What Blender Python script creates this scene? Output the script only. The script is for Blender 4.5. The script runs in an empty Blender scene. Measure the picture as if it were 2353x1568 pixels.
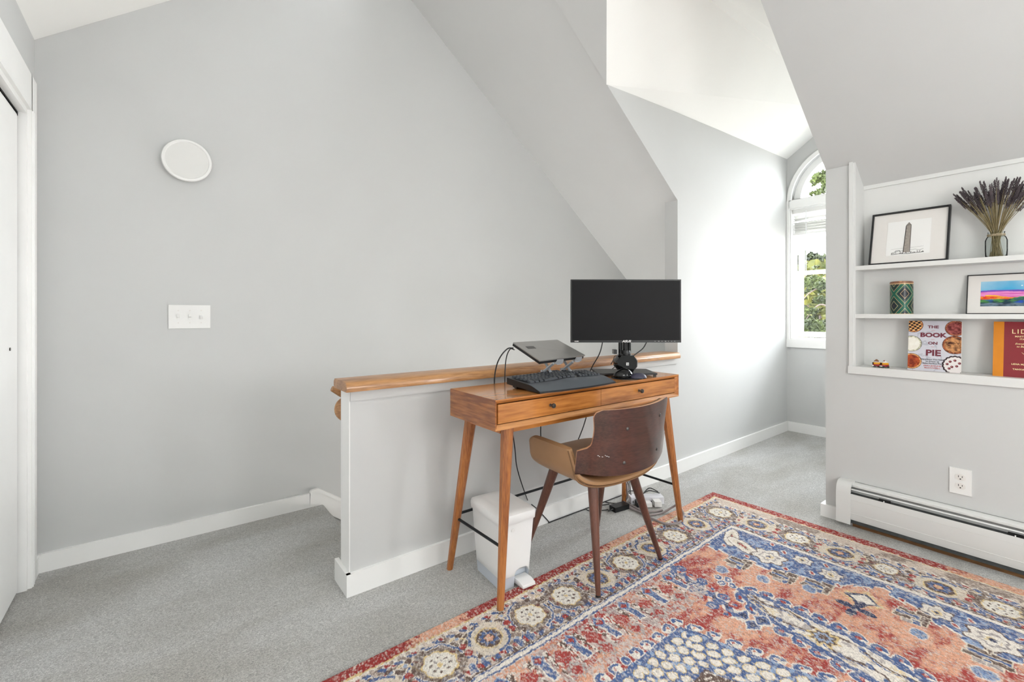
import bpy, bmesh, math, random
import numpy as np
from mathutils import Vector, Matrix
random.seed(7)
RNG = np.random.RandomState(11)
PI = math.pi
C = bpy.context.scene.collection

# ---------------------------------------------------------------- camera, sky, light, exposure
CAM_H = 1.09
VPX, HORIZON, CX = 2540.0, 722.0, 1176.5
FPX = 1045.392
YAW = math.atan2(VPX - CX, FPX)
scene = bpy.context.scene
cam_data = bpy.data.cameras.new('camera')
cam = bpy.data.objects.new('camera', cam_data)
C.objects.link(cam)
cam.location = (0, 0, CAM_H)
cam.rotation_euler = (PI / 2, 0, -(PI / 2 - YAW))
cam_data.sensor_width = 36.0
cam_data.lens = FPX / 2353.0 * 36.0
cam_data.shift_y = -(784.0 - HORIZON) / 2353.0
cam_data.clip_start = 0.02
cam_data.clip_end = 400
scene.camera = cam

world = bpy.data.worlds.new('world')
scene.world = world
world.use_nodes = True
bg = world.node_tree.nodes['Background']
bg.inputs['Color'].default_value = (0.93, 0.96, 1.0, 1)
bg.inputs['Strength'].default_value = 19.0

sun_d = bpy.data.lights.new('sun', 'SUN')
sun_d.energy = 9.0
sun_d.angle = 0.01
sun_d.color = (1.0, 0.93, 0.80)
sun = bpy.data.objects.new('sun', sun_d)
sun.rotation_euler = Vector((0.80, 0.20, -0.60)).to_track_quat('-Z', 'Y').to_euler()
C.objects.link(sun)


def area(name, loc, direction, sx, sy, energy, color=(1, 1, 1), portal=False):
    d = bpy.data.lights.new(name, 'AREA')
    d.shape = 'RECTANGLE'
    d.size = sx
    d.size_y = sy
    d.energy = energy
    d.color = color
    o = bpy.data.objects.new(name, d)
    o.location = loc
    o.rotation_euler = Vector(direction).to_track_quat('-Z', 'Y').to_euler()
    C.objects.link(o)
    if portal:
        d.cycles.is_portal = True
    return o


area('window_portal', (4.86, 1.35, 1.70), (-1, 0, 0), 1.0, 1.8, 1, portal=True)
area('side_fill', (3.0, -1.55, 1.30), (-1, 0.25, 0.12), 1.15, .95, 85, (0.97, 0.985, 1.0))  # added fill light at the assumed side window, brightens the room
area('stair_fill', (2.0, 1.92, -.35), (-.15, 1, .75), .5, .3, 14, (1.0, 0.96, 0.92))  # added fill aimed at the big wall, not a real fixture
area('assumed_window_portal', (3.06, -1.55, 1.30), (-1, 0, 0), 1.3, 1.1, 1, portal=True)  # portal for the side window assumed out of view


def bulb(name, loc, radius, energy, color=(1, 1, 1)):
    d = bpy.data.lights.new(name, 'POINT')
    d.shadow_soft_size = radius
    d.energy = energy
    d.color = color
    o = bpy.data.objects.new(name, d)
    o.location = loc
    C.objects.link(o)
    return o


bulb('rear_fill', (1.3, -0.9, 1.25), 0.32, 41, (1.0, 0.98, 0.95))  # added fill light behind the camera, lifts walls and floor
bulb('dormer_fill', (3.60, 1.03, 1.22), 0.09, 11, (1.0, 0.99, 0.97))  # hidden light added to brighten the dormer nook

vs = scene.view_settings
vs.view_transform = 'Standard'
vs.look = 'None'
vs.gamma = 1.0
vs.use_curve_mapping = False
vs.exposure = 0.34

# ---------------------------------------------------------------- measuring helpers
_F = Vector((math.cos(YAW), math.sin(YAW), 0))
_R = Vector((math.sin(YAW), -math.cos(YAW), 0))
_U = Vector((0, 0, 1))
_C = Vector((0, 0, CAM_H))


def ray(x, y):
    return _F + _R * ((x - CX) / FPX) + _U * ((HORIZON - y) / FPX)


def onZ(x, y, z=0.0):
    d = ray(x, y)
    return _C + d * ((z - CAM_H) / d.z)


def onX(x, y, X):
    d = ray(x, y)
    return _C + d * (X / d.x)


def onY(x, y, Y):
    d = ray(x, y)
    return _C + d * (Y / d.y)


def onD(x, y, D):
    return _C + ray(x, y) * D


# ---------------------------------------------------------------- materials
def lin(c):
    return tuple(((v / 255.0) / 12.92 if v / 255.0 <= 0.04045 else ((v / 255.0 + 0.055) / 1.055) ** 2.4) for v in c)


def mat(name, rgb, rough=0.5, metal=0.0, noise=0.0, scale=20.0, bump=0.0, bscale=200.0, spec=0.5, coat=0.0,
        stretch=(1, 1, 1), dark=None, transmission=0.0, ior=1.45, detail=4.0):
    m = bpy.data.materials.new(name)
    m.use_nodes = True
    nt = m.node_tree
    b = nt.nodes['Principled BSDF']
    c = lin(rgb)
    b.inputs['Base Color'].default_value = (*c, 1)
    b.inputs['Roughness'].default_value = rough
    b.inputs['Metallic'].default_value = metal
    b.inputs['Specular IOR Level'].default_value = spec
    b.inputs['IOR'].default_value = ior
    b.inputs['Coat Weight'].default_value = coat
    b.inputs['Coat Roughness'].default_value = 0.12
    b.inputs['Transmission Weight'].default_value = transmission
    tc = nt.nodes.new('ShaderNodeTexCoord')
    mp = nt.nodes.new('ShaderNodeMapping')
    mp.inputs['Scale'].default_value = stretch
    nt.links.new(tc.outputs['Object'], mp.inputs['Vector'])
    n = nt.nodes.new('ShaderNodeTexNoise')
    n.inputs['Scale'].default_value = scale
    n.inputs['Detail'].default_value = detail
    nt.links.new(mp.outputs['Vector'], n.inputs['Vector'])
    ramp = nt.nodes.new('ShaderNodeValToRGB')
    d = lin(dark) if dark else tuple(v * (1 - noise) for v in c)
    ramp.color_ramp.elements[0].position = 0.33
    ramp.color_ramp.elements[0].color = (*d, 1)
    ramp.color_ramp.elements[1].position = 0.67
    ramp.color_ramp.elements[1].color = (*c, 1)
    nt.links.new(n.outputs['Fac'], ramp.inputs['Fac'])
    nt.links.new(ramp.outputs['Color'], b.inputs['Base Color'])
    if bump > 0:
        n2 = nt.nodes.new('ShaderNodeTexNoise')
        n2.inputs['Scale'].default_value = bscale
        n2.inputs['Detail'].default_value = 3.0
        nt.links.new(mp.outputs['Vector'], n2.inputs['Vector'])
        bp = nt.nodes.new('ShaderNodeBump')
        bp.inputs['Strength'].default_value = bump
        bp.inputs['Distance'].default_value = 0.002
        nt.links.new(n2.outputs['Fac'], bp.inputs['Height'])
        nt.links.new(bp.outputs['Normal'], b.inputs['Normal'])
    return m


def wood(name, light, dark, axis='X', rough=0.35, coat=0.3, streak=9.0, knots=1.0):
    """wood whose grain runs along one object axis: broad bands, fine streaks and pores"""
    m = bpy.data.materials.new(name)
    m.use_nodes = True
    nt = m.node_tree
    L = nt.links
    b = nt.nodes['Principled BSDF']
    b.inputs['Roughness'].default_value = rough
    b.inputs['Coat Weight'].default_value = coat
    b.inputs['Coat Roughness'].default_value = 0.10
    tc = nt.nodes.new('ShaderNodeTexCoord')
    mp = nt.nodes.new('ShaderNodeMapping')
    s = {'X': (0.09, 1, 1), 'Y': (1, 0.09, 1), 'Z': (1, 1, 0.09)}[axis]
    mp.inputs['Scale'].default_value = s
    L.new(tc.outputs['Object'], mp.inputs['Vector'])
    n1 = nt.nodes.new('ShaderNodeTexNoise')
    n1.inputs['Scale'].default_value = streak
    n1.inputs['Detail'].default_value = 3
    n1.inputs['Distortion'].default_value = 0.6 * knots
    L.new(mp.outputs['Vector'], n1.inputs['Vector'])
    n2 = nt.nodes.new('ShaderNodeTexNoise')
    n2.inputs['Scale'].default_value = streak * 14
    n2.inputs['Detail'].default_value = 5
    L.new(mp.outputs['Vector'], n2.inputs['Vector'])
    ad = nt.nodes.new('ShaderNodeMath')
    ad.operation = 'MULTIPLY_ADD'
    ad.inputs[1].default_value = 0.45
    L.new(n2.outputs['Fac'], ad.inputs[0])
    ml = nt.nodes.new('ShaderNodeMath')
    ml.operation = 'MULTIPLY'
    ml.inputs[1].default_value = 0.55
    L.new(n1.outputs['Fac'], ml.inputs[0])
    L.new(ml.outputs[0], ad.inputs[2])
    ramp = nt.nodes.new('ShaderNodeValToRGB')
    e = ramp.color_ramp.elements
    e[0].position = 0.36
    e[0].color = (*lin(dark), 1)
    e[1].position = 0.60
    e[1].color = (*lin(light), 1)
    L.new(ad.outputs[0], ramp.inputs['Fac'])
    L.new(ramp.outputs['Color'], b.inputs['Base Color'])
    bp = nt.nodes.new('ShaderNodeBump')
    bp.inputs['Strength'].default_value = 0.12
    bp.inputs['Distance'].default_value = 0.001
    L.new(n2.outputs['Fac'], bp.inputs['Height'])
    L.new(bp.outputs['Normal'], b.inputs['Normal'])
    return m


def painted(name, rough=0.8, spec=0.3, coat=0.0, speck=0.0, speck_scale=700.0, bump=0.0):
    """material that shows the colours woven / printed on the mesh (point colour attribute 'print')"""
    m = bpy.data.materials.new(name)
    m.use_nodes = True
    nt = m.node_tree
    L = nt.links
    b = nt.nodes['Principled BSDF']
    b.inputs['Roughness'].default_value = rough
    b.inputs['Specular IOR Level'].default_value = spec
    b.inputs['Coat Weight'].default_value = coat
    at = nt.nodes.new('ShaderNodeAttribute')
    at.attribute_name = 'print'
    if speck > 0:
        tc = nt.nodes.new('ShaderNodeTexCoord')
        n = nt.nodes.new('ShaderNodeTexNoise')
        n.inputs['Scale'].default_value = speck_scale
        n.inputs['Detail'].default_value = 2
        L.new(tc.outputs['Object'], n.inputs['Vector'])
        mr = nt.nodes.new('ShaderNodeMapRange')
        mr.inputs[1].default_value = 0.3
        mr.inputs[2].default_value = 0.7
        mr.inputs[3].default_value = 1.0 - speck
        mr.inputs[4].default_value = 1.0 + speck
        L.new(n.outputs['Fac'], mr.inputs[0])
        mx = nt.nodes.new('ShaderNodeMix')
        mx.data_type = 'RGBA'
        mx.blend_type = 'MULTIPLY'
        mx.inputs[0].default_value = 1.0
        L.new(at.outputs['Color'], mx.inputs[6])
        L.new(mr.outputs[0], mx.inputs[7])
        L.new(mx.outputs[2], b.inputs['Base Color'])
        bp = nt.nodes.new('ShaderNodeBump')
        bp.inputs['Strength'].default_value = bump
        bp.inputs['Distance'].default_value = 0.003
        L.new(n.outputs['Fac'], bp.inputs['Height'])
        L.new(bp.outputs['Normal'], b.inputs['Normal'])
    else:
        L.new(at.outputs['Color'], b.inputs['Base Color'])
    return m


def pane_material(name, tint=(1, 1, 1), refl=0.05):
    m = bpy.data.materials.new(name)
    m.use_nodes = True
    nt = m.node_tree
    nt.nodes.remove(nt.nodes['Principled BSDF'])
    out = nt.nodes['Material Output']
    t = nt.nodes.new('ShaderNodeBsdfTransparent')
    t.inputs['Color'].default_value = (*tint, 1)
    g = nt.nodes.new('ShaderNodeBsdfGlossy')
    g.inputs['Roughness'].default_value = 0.02
    fr = nt.nodes.new('ShaderNodeFresnel')
    fr.inputs['IOR'].default_value = 1.0 + refl * 6
    mx = nt.nodes.new('ShaderNodeMixShader')
    nt.links.new(fr.outputs[0], mx.inputs[0])
    nt.links.new(t.outputs[0], mx.inputs[1])
    nt.links.new(g.outputs[0], mx.inputs[2])
    nt.links.new(mx.outputs[0], out.inputs['Surface'])
    return m


M = {}
M['wall'] = mat('grey_wall_paint', (205, 206, 205), 0.75, noise=0.015, scale=3, bump=0.06, bscale=260, spec=0.25)
M['white'] = mat('white_trim_paint', (244, 244, 242), 0.4, noise=0.02, scale=8, bump=0.03, bscale=120)
M['ceil'] = mat('white_ceiling_paint', (243, 243, 240), 0.85, noise=0.01, scale=3, bump=0.05, bscale=260, spec=0.2)
M['shelfwhite'] = mat('shelf_paint', (222, 223, 221), 0.5, noise=0.02, scale=7, bump=0.04, bscale=150)
M['desk'] = wood('desk_acacia', (202, 134, 68), (136, 78, 34), 'X', 0.22, 0.5, 6)
M['deskend'] = wood('desk_end_acacia', (198, 128, 66), (124, 68, 32), 'Y', 0.25, 0.4, 8)
M['deskleg'] = wood('desk_leg_acacia', (182, 116, 60), (132, 74, 34), 'Z', 0.35, 0.3, 18)
M['deskpale'] = wood('desk_pale_acacia', (208, 152, 96), (172, 112, 64), 'X', 0.3, 0.4, 9)
M['cap'] = wood('oak_cap', (192, 142, 92), (136, 88, 48), 'X', 0.35, 0.35, 14)
M['walnut'] = wood('walnut_ply', (84, 50, 41), (52, 30, 25), 'X', 0.28, 0.5, 14)
M['walnutleg'] = wood('walnut_leg', (108, 66, 50), (72, 42, 32), 'Z', 0.33, 0.3, 22)
M['plyedge'] = wood('ply_edge', (224, 172, 132), (190, 130, 96), 'X', 0.4, 0.2, 20)
M['leather'] = mat('tan_leather', (170, 132, 94), 0.38, noise=0.08, scale=9, bump=0.15, bscale=420)
M['leatherdark'] = mat('tan_piping', (132, 98, 66), 0.45, noise=0.1, scale=20)
M['black'] = mat('black_plastic', (26, 27, 29), 0.35, noise=0.1, scale=30)
M['blackgloss'] = mat('gloss_black', (12, 12, 13), 0.12, noise=0.1, scale=30)
M['blackmetal'] = mat('black_metal', (44, 47, 50), 0.4, metal=0.6, noise=0.1, scale=30)
M['screen'] = mat('matte_screen', (17, 17, 19), 0.5, spec=0.22, noise=0.08, scale=12)
M['keys'] = mat('key_plastic', (56, 60, 66), 0.38, noise=0.1, scale=40)
M['palm'] = mat('palm_rest', (84, 89, 95), 0.36, noise=0.06, scale=10, bump=0.1, bscale=600)
M['laptop'] = mat('laptop_lid', (168, 166, 163), 0.36, metal=0.6, noise=0.04, scale=20)
M['laptopdark'] = mat('laptop_body', (40, 41, 42), 0.4, metal=0.3, noise=0.05, scale=20)
M['alu'] = mat('aluminium', (200, 203, 208), 0.35, metal=0.5, noise=0.05, scale=30)
M['gunmetal'] = mat('knob_metal', (92, 90, 88), 0.3, metal=0.8, noise=0.1, scale=40)
M['chrome'] = mat('steel_bolt', (120, 118, 115), 0.25, metal=0.9, noise=0.1, scale=40)
M['bin'] = mat('frosted_plastic', (244, 245, 244), 0.35, noise=0.01, scale=6)
b_ = M['bin'].node_tree.nodes['Principled BSDF']
b_.inputs['Subsurface Weight'].default_value = 0.6
b_.inputs['Subsurface Radius'].default_value = (.05, .05, .05)
b_.inputs['Subsurface Scale'].default_value = 1.0
M['binbase'] = mat('frosted_base', (206, 213, 222), 0.3, noise=0.04, scale=6)
M['plate'] = mat('white_plate', (236, 236, 234), 0.3, noise=0.01, scale=10)
M['dark'] = mat('dark_gap', (22, 22, 22), 0.8, noise=0.2, scale=20)
M['heater'] = mat('heater_enamel', (220, 221, 219), 0.35, noise=0.02, scale=6)
M['rawwood'] = wood('raw_wood_strip', (150, 108, 66), (96, 62, 34), 'Y', 0.7, 0.0, 16)
M['fins'] = mat('heater_fins', (84, 88, 88), 0.5, metal=0.4, noise=0.3, scale=40)
M['paper'] = mat('white_paper', (238, 238, 236), 0.8, noise=0.01, scale=12)
M['mat_board'] = mat('mat_board', (228, 225, 221), 0.85, noise=0.01, scale=40)
M['disc'] = mat('disc_cover', (224, 224, 221), 0.6, noise=0.01, scale=20)
M['glass'] = pane_material('window_glass', (0.98, 0.99, 0.99))
M['picglass'] = pane_material('picture_glass', (1, 1, 1), 0.012)
M['jar'] = pane_material('jar_glass', (0.95, 0.965, 0.96), 0.02)
M['cord'] = mat('grey_cord', (150, 141, 140), 0.5, noise=0.05, scale=30)
M['cable'] = mat('black_cable', (30, 31, 34), 0.5, noise=0.1, scale=30)
M['strip'] = mat('white_power_strip', (224, 224, 230), 0.4, noise=0.02, scale=30)
M['ink'] = mat('dark_ink', (52, 48, 46), 0.8, noise=0.3, scale=90)
M['stone_ink'] = mat('grey_wash', (168, 160, 152), 0.85, noise=0.15, scale=80)
M['plum'] = mat('plum_ink', (112, 42, 58), 0.6, noise=0.03, scale=40)
M['salmonink'] = mat('salmon_ink', (196, 110, 110), 0.6, noise=0.03, scale=40)
M['creamink'] = mat('cream_ink', (244, 224, 170), 0.6, noise=0.02, scale=40)
M['greyink'] = mat('grey_ink', (84, 82, 90), 0.6, noise=0.05, scale=40)
M['redcover'] = mat('dark_red_cover', (134, 34, 42), 0.45, noise=0.05, scale=20)
M['yellowspine'] = mat('ochre_spine', (214, 132, 14), 0.45, noise=0.06, scale=20)
M['pages'] = mat('book_pages', (226, 220, 206), 0.8, noise=0.06, scale=90)
M['lav'] = mat('dried_lavender', (96, 86, 90), 0.9, noise=0.35, scale=60)
M['stem'] = mat('dry_stem', (148, 134, 98), 0.85, noise=0.25, scale=60)
M['twine'] = mat('twine', (196, 180, 150), 0.9, noise=0.2, scale=200)
M['lidwood'] = wood('canister_lid', (150, 104, 72), (108, 68, 44), 'X', 0.4, 0.2, 30)
M['blind'] = mat('blind_slat', (236, 236, 233), 0.45, noise=0.02, scale=20)
M['wand'] = mat('clear_wand', (240, 242, 242), 0.2, noise=0.01, scale=20)
M['toyyellow'] = mat('toy_yellow', (226, 158, 22), 0.3, noise=0.05, scale=60)
M['toyred'] = mat('toy_red', (150, 36, 36), 0.3, noise=0.08, scale=60)
M['toywhite'] = mat('toy_white', (228, 228, 226), 0.3, noise=0.05, scale=60)
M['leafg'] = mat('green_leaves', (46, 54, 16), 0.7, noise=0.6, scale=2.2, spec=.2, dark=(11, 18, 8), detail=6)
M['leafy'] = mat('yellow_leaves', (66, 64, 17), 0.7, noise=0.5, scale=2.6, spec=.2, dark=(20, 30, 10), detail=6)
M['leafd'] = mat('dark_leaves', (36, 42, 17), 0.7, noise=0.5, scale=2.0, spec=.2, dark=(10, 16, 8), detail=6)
M['bark'] = mat('bark', (60, 50, 44), 0.9, noise=0.4, scale=12, bump=0.4, bscale=40)
M['bounce_ground'] = mat('pale_bounce_ground', (158, 152, 142), 0.95, noise=0.2, scale=0.6)  # ground made pale to bounce light up into the dormer
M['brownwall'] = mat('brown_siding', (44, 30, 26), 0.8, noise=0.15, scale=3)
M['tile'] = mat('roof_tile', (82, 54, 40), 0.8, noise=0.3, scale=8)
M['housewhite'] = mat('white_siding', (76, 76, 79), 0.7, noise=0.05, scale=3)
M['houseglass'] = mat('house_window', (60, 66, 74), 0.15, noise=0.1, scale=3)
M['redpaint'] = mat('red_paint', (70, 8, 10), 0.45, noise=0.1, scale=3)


def carpet_material():
    m = bpy.data.materials.new('grey_carpet')
    m.use_nodes = True
    nt = m.node_tree
    L = nt.links
    b = nt.nodes['Principled BSDF']
    b.inputs['Roughness'].default_value = 0.95
    b.inputs['Specular IOR Level'].default_value = 0.1
    b.inputs['Sheen Weight'].default_value = 0.3
    tc = nt.nodes.new('ShaderNodeTexCoord')

    def noise(scale, detail, dist=0.0, st=None):
        n = nt.nodes.new('ShaderNodeTexNoise')
        n.inputs['Scale'].default_value = scale
        n.inputs['Detail'].default_value = detail
        n.inputs['Distortion'].default_value = dist
        if st:
            mp = nt.nodes.new('ShaderNodeMapping')
            mp.inputs['Scale'].default_value = st
            L.new(tc.outputs['Object'], mp.inputs['Vector'])
            L.new(mp.outputs['Vector'], n.inputs['Vector'])
        else:
            L.new(tc.outputs['Object'], n.inputs['Vector'])
        return n
    big = noise(2.6, 3, 0.4, (0.55, 1.3, 1))
    mid = noise(75, 3, 2.5)
    fine = noise(260, 2, 1.6)
    r1 = nt.nodes.new('ShaderNodeValToRGB')
    r1.color_ramp.elements[0].position = 0.32
    r1.color_ramp.elements[0].color = (*lin((192, 190, 183)), 1)
    r1.color_ramp.elements[1].position = 0.66
    r1.color_ramp.elements[1].color = (*lin((222, 222, 220)), 1)
    L.new(big.outputs['Fac'], r1.inputs['Fac'])
    r2 = nt.nodes.new('ShaderNodeMapRange')
    r2.inputs[1].default_value = 0.36
    r2.inputs[2].default_value = 0.64
    r2.inputs[3].default_value = 0.76
    r2.inputs[4].default_value = 1.12
    L.new(mid.outputs['Fac'], r2.inputs[0])
    r3 = nt.nodes.new('ShaderNodeMapRange')
    r3.inputs[1].default_value = 0.34
    r3.inputs[2].default_value = 0.62
    r3.inputs[3].default_value = 0.60
    r3.inputs[4].default_value = 1.12
    L.new(fine.outputs['Fac'], r3.inputs[0])
    mu = nt.nodes.new('ShaderNodeMath')
    mu.operation = 'MULTIPLY'
    L.new(r2.outputs[0], mu.inputs[0])
    L.new(r3.outputs[0], mu.inputs[1])
    mx = nt.nodes.new('ShaderNodeMix')
    mx.data_type = 'RGBA'
    mx.blend_type = 'MULTIPLY'
    mx.inputs[0].default_value = 1
    L.new(r1.outputs['Color'], mx.inputs[6])
    L.new(mu.outputs[0], mx.inputs[7])
    L.new(mx.outputs[2], b.inputs['Base Color'])
    bp = nt.nodes.new('ShaderNodeBump')
    bp.inputs['Strength'].default_value = 0.7
    bp.inputs['Distance'].default_value = 0.006
    L.new(mu.outputs[0], bp.inputs['Height'])
    L.new(bp.outputs['Normal'], b.inputs['Normal'])
    return m


M['carpet'] = carpet_material()


# ---------------------------------------------------------------- mesh helpers
def link(name, me, material, parent=None):
    o = bpy.data.objects.new(name, me)
    C.objects.link(o)
    if material is not None and len(me.materials) == 0:
        me.materials.append(material)
    if parent is not None:
        o.parent = parent
    return o


def obj(name, bm, material, parent=None, smooth=False, bevel=0.0, seg=2):
    if bevel > 0:
        es = [e for e in bm.edges if len(e.link_faces) == 2 and e.calc_face_angle(0) > 0.6]
        bmesh.ops.bevel(bm, geom=es, offset=bevel, segments=seg, affect='EDGES', profile=0.5, clamp_overlap=True)
    bmesh.ops.recalc_face_normals(bm, faces=bm.faces[:])
    me = bpy.data.meshes.new(name)
    bm.to_mesh(me)
    bm.free()
    if smooth or bevel > 0:
        for p in me.polygons:
            p.use_smooth = True
        try:
            me.set_sharp_from_angle(angle=0.7)
        except Exception:
            pass
    return link(name, me, material, parent)


def NB():
    return bmesh.new()


def box(bm, lo, hi, rot=None, origin=None):
    """axis box lo..hi, optional rotation Matrix about origin"""
    vs_ = []
    for x in (lo[0], hi[0]):
        for y in (lo[1], hi[1]):
            for z in (lo[2], hi[2]):
                p = Vector((x, y, z))
                if rot is not None:
                    o = Vector(origin)
                    p = rot @ (p - o) + o
                vs_.append(bm.verts.new(p))
    for f in ((0, 1, 3, 2), (4, 6, 7, 5), (0, 4, 5, 1), (2, 3, 7, 6), (0, 2, 6, 4), (1, 5, 7, 3)):
        bm.faces.new([vs_[i] for i in f])
    return vs_


def prism(bm, pts, ext):
    """closed prism: polygon pts (3D) pushed along ext"""
    e = Vector(ext)
    a = [bm.verts.new(Vector(p)) for p in pts]
    b = [bm.verts.new(Vector(p) + e) for p in pts]
    bm.faces.new(a)
    bm.faces.new(list(reversed(b)))
    n = len(pts)
    for i in range(n):
        bm.faces.new([a[i], a[(i + 1) % n], b[(i + 1) % n], b[i]])


def frame_of(d):
    d = Vector(d).normalized()
    up = Vector((0, 0, 1)) if abs(d.z) < 0.95 else Vector((1, 0, 0))
    x = d.cross(up).normalized()
    y = d.cross(x).normalized()
    return x, y


def tube(bm, pts, rad, n=10, cap=True, phase=0.0):
    """swept round tube with per-point radius"""
    pts = [Vector(p) for p in pts]
    if not hasattr(rad, '__len__'):
        rad = [rad] * len(pts)
    rings = []
    px = None
    for i, p in enumerate(pts):
        a = pts[max(i - 1, 0)]
        b = pts[min(i + 1, len(pts) - 1)]
        d = (b - a).normalized()
        if px is None:
            x, y = frame_of(d)
        else:
            x = (px - d * px.dot(d))
            x = x.normalized() if x.length > 1e-6 else frame_of(d)[0]
            y = d.cross(x).normalized()
        px = x
        rings.append([bm.verts.new(p + (x * math.cos(2 * PI * k / n + phase) + y * math.sin(2 * PI * k / n + phase)) * rad[i]) for k in range(n)])
    for i in range(len(rings) - 1):
        for k in range(n):
            bm.faces.new([rings[i][k], rings[i][(k + 1) % n], rings[i + 1][(k + 1) % n], rings[i + 1][k]])
    if cap:
        bm.faces.new(list(reversed(rings[0])))
        bm.faces.new(rings[-1])


def lathe(bm, prof, center, axis='Z', n=24):
    """revolve profile (r, h) about an axis through center"""
    c = Vector(center)
    if isinstance(axis, str):
        ax = {'X': Vector((1, 0, 0)), 'Y': Vector((0, 1, 0)), 'Z': Vector((0, 0, 1))}[axis]
    else:
        ax = Vector(axis).normalized()
    x, y = frame_of(ax)
    rings = []
    for r, h in prof:
        if r < 1e-6:
            rings.append([bm.verts.new(c + ax * h)])
        else:
            rings.append([bm.verts.new(c + ax * h + (x * math.cos(2 * PI * k / n) + y * math.sin(2 * PI * k / n)) * r) for k in range(n)])
    for a, b in zip(rings, rings[1:]):
        for k in range(n):
            k2 = (k + 1) % n
            if len(a) == 1 and len(b) == 1:
                continue
            if len(a) == 1:
                bm.faces.new([a[0], b[k2], b[k]])
            elif len(b) == 1:
                bm.faces.new([a[k], a[k2], b[0]])
            else:
                bm.faces.new([a[k], a[k2], b[k2], b[k]])


def spline(pts, n=8):
    """Catmull-Rom through the points"""
    P = [Vector(p) for p in pts]
    P = [P[0] * 2 - P[1]] + P + [P[-1] * 2 - P[-2]]
    out = []
    for i in range(1, len(P) - 2):
        for k in range(n):
            t = k / n
            a, b, c, d = P[i - 1], P[i], P[i + 1], P[i + 2]
            out.append(0.5 * ((2 * b) + (c - a) * t + (2 * a - 5 * b + 4 * c - d) * t * t + (3 * b - a - 3 * c + d) * t ** 3))
    out.append(P[-2])
    return out


def tag(o, label=None, cat=None, group=None, kind=None):
    if label:
        o['label'] = label
    if cat:
        o['category'] = cat
    if group:
        o['group'] = group
    if kind:
        o['kind'] = kind
    return o


def thing(name, label, cat, loc=(0, 0, 0), rz=0.0, group=None):
    o = bpy.data.objects.new(name, None)
    o.empty_display_size = 0.05
    C.objects.link(o)
    o.location = loc
    o.rotation_euler = (0, 0, rz)
    return tag(o, label, cat, group)


def struct(o):
    o['kind'] = 'structure'
    return o


def grid_mesh(name, P, col, material, parent=None, smooth=True):
    """P: (ny,nx,3) points, col: (ny,nx,3) linear colours"""
    ny, nx = P.shape[:2]
    me = bpy.data.meshes.new(name)
    nv = nx * ny
    nf = (nx - 1) * (ny - 1)
    me.vertices.add(nv)
    me.vertices.foreach_set('co', P.reshape(-1).astype(np.float32))
    idx = np.arange(nv).reshape(ny, nx)
    q = np.stack([idx[:-1, :-1], idx[:-1, 1:], idx[1:, 1:], idx[1:, :-1]], -1).reshape(-1)
    me.loops.add(nf * 4)
    me.loops.foreach_set('vertex_index', q.astype(np.int32))
    me.polygons.add(nf)
    me.polygons.foreach_set('loop_start', (np.arange(nf) * 4).astype(np.int32))
    me.polygons.foreach_set('loop_total', np.full(nf, 4, np.int32))
    me.polygons.foreach_set('use_smooth', np.full(nf, smooth, bool))
    me.update(calc_edges=True)
    a = me.color_attributes.new('print', 'FLOAT_COLOR', 'POINT')
    rgba = np.ones((nv, 4), np.float32)
    rgba[:, :3] = col.reshape(-1, 3)
    a.data.foreach_set('color', rgba.reshape(-1))
    return link(name, me, material, parent)


def vnoise(U, V, scale, seed=0, octaves=1):
    """smooth value noise 0..1 on numpy arrays"""
    out = np.zeros_like(U)
    amp, tot = 1.0, 0.0
    for o in range(octaves):
        r = np.random.RandomState(seed * 31 + o)
        T = r.rand(64, 64)
        x = U * scale * 2 ** o + 13.7 * o
        y = V * scale * 2 ** o + 7.3 * o
        xi = np.floor(x).astype(int)
        yi = np.floor(y).astype(int)
        fx = x - xi
        fy = y - yi
        fx = fx * fx * (3 - 2 * fx)
        fy = fy * fy * (3 - 2 * fy)
        a = T[yi % 64, xi % 64]
        b = T[yi % 64, (xi + 1) % 64]
        c = T[(yi + 1) % 64, xi % 64]
        d = T[(yi + 1) % 64, (xi + 1) % 64]
        out += amp * ((a * (1 - fx) + b * fx) * (1 - fy) + (c * (1 - fx) + d * fx) * fy)
        tot += amp
        amp *= 0.55
    return out / tot


def text_mesh(name, body, size, loc, rot, material, parent, bold=0.0, depth=0.0004, align='CENTER', sx=1.0, spacing=1.0, shear=0.0):
    cu = bpy.data.curves.new(name, 'FONT')
    cu.body = body
    cu.size = size
    cu.align_x = align
    cu.align_y = 'CENTER'
    cu.extrude = depth
    cu.offset = bold
    cu.space_character = spacing
    cu.shear = shear
    cu.resolution_u = 3
    t = bpy.data.objects.new(name, cu)
    C.objects.link(t)
    bpy.context.view_layer.update()
    me = bpy.data.meshes.new_from_object(t)
    bpy.data.objects.remove(t)
    bpy.data.curves.remove(cu)
    me.name = name
    o = link(name, me, material, parent)
    o.location = loc
    o.rotation_euler = rot
    o.scale = (sx, 1, 1)
    return o


# ================================================================ THE SETTING
XL, XS, XW = -0.43, 2.84, 4.65          # left wall, shelf wall, window wall
YB, YH, YR, YREAR = 2.74, 1.785, 0.92, -2.6
XE = 0.575                              # free end of the half wall
ZLOW = -2.8
XRIDGE, ZRIDGE = 1.0, 3.345


def cslope(y):
    pts = [(-2.6, 4.10), (0.92, 4.10), (1.785, 4.067), (2.74, 4.13)]
    for (a, ca), (b, cb) in zip(pts, pts[1:]):
        if y <= b:
            return ca + (cb - ca) * (y - a) / (b - a)
    return pts[-1][1]


def zs(x, y):
    return cslope(y) - 0.785 * x


def slope_pt(x, y):
    return (x, y, zs(x, y))


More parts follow.
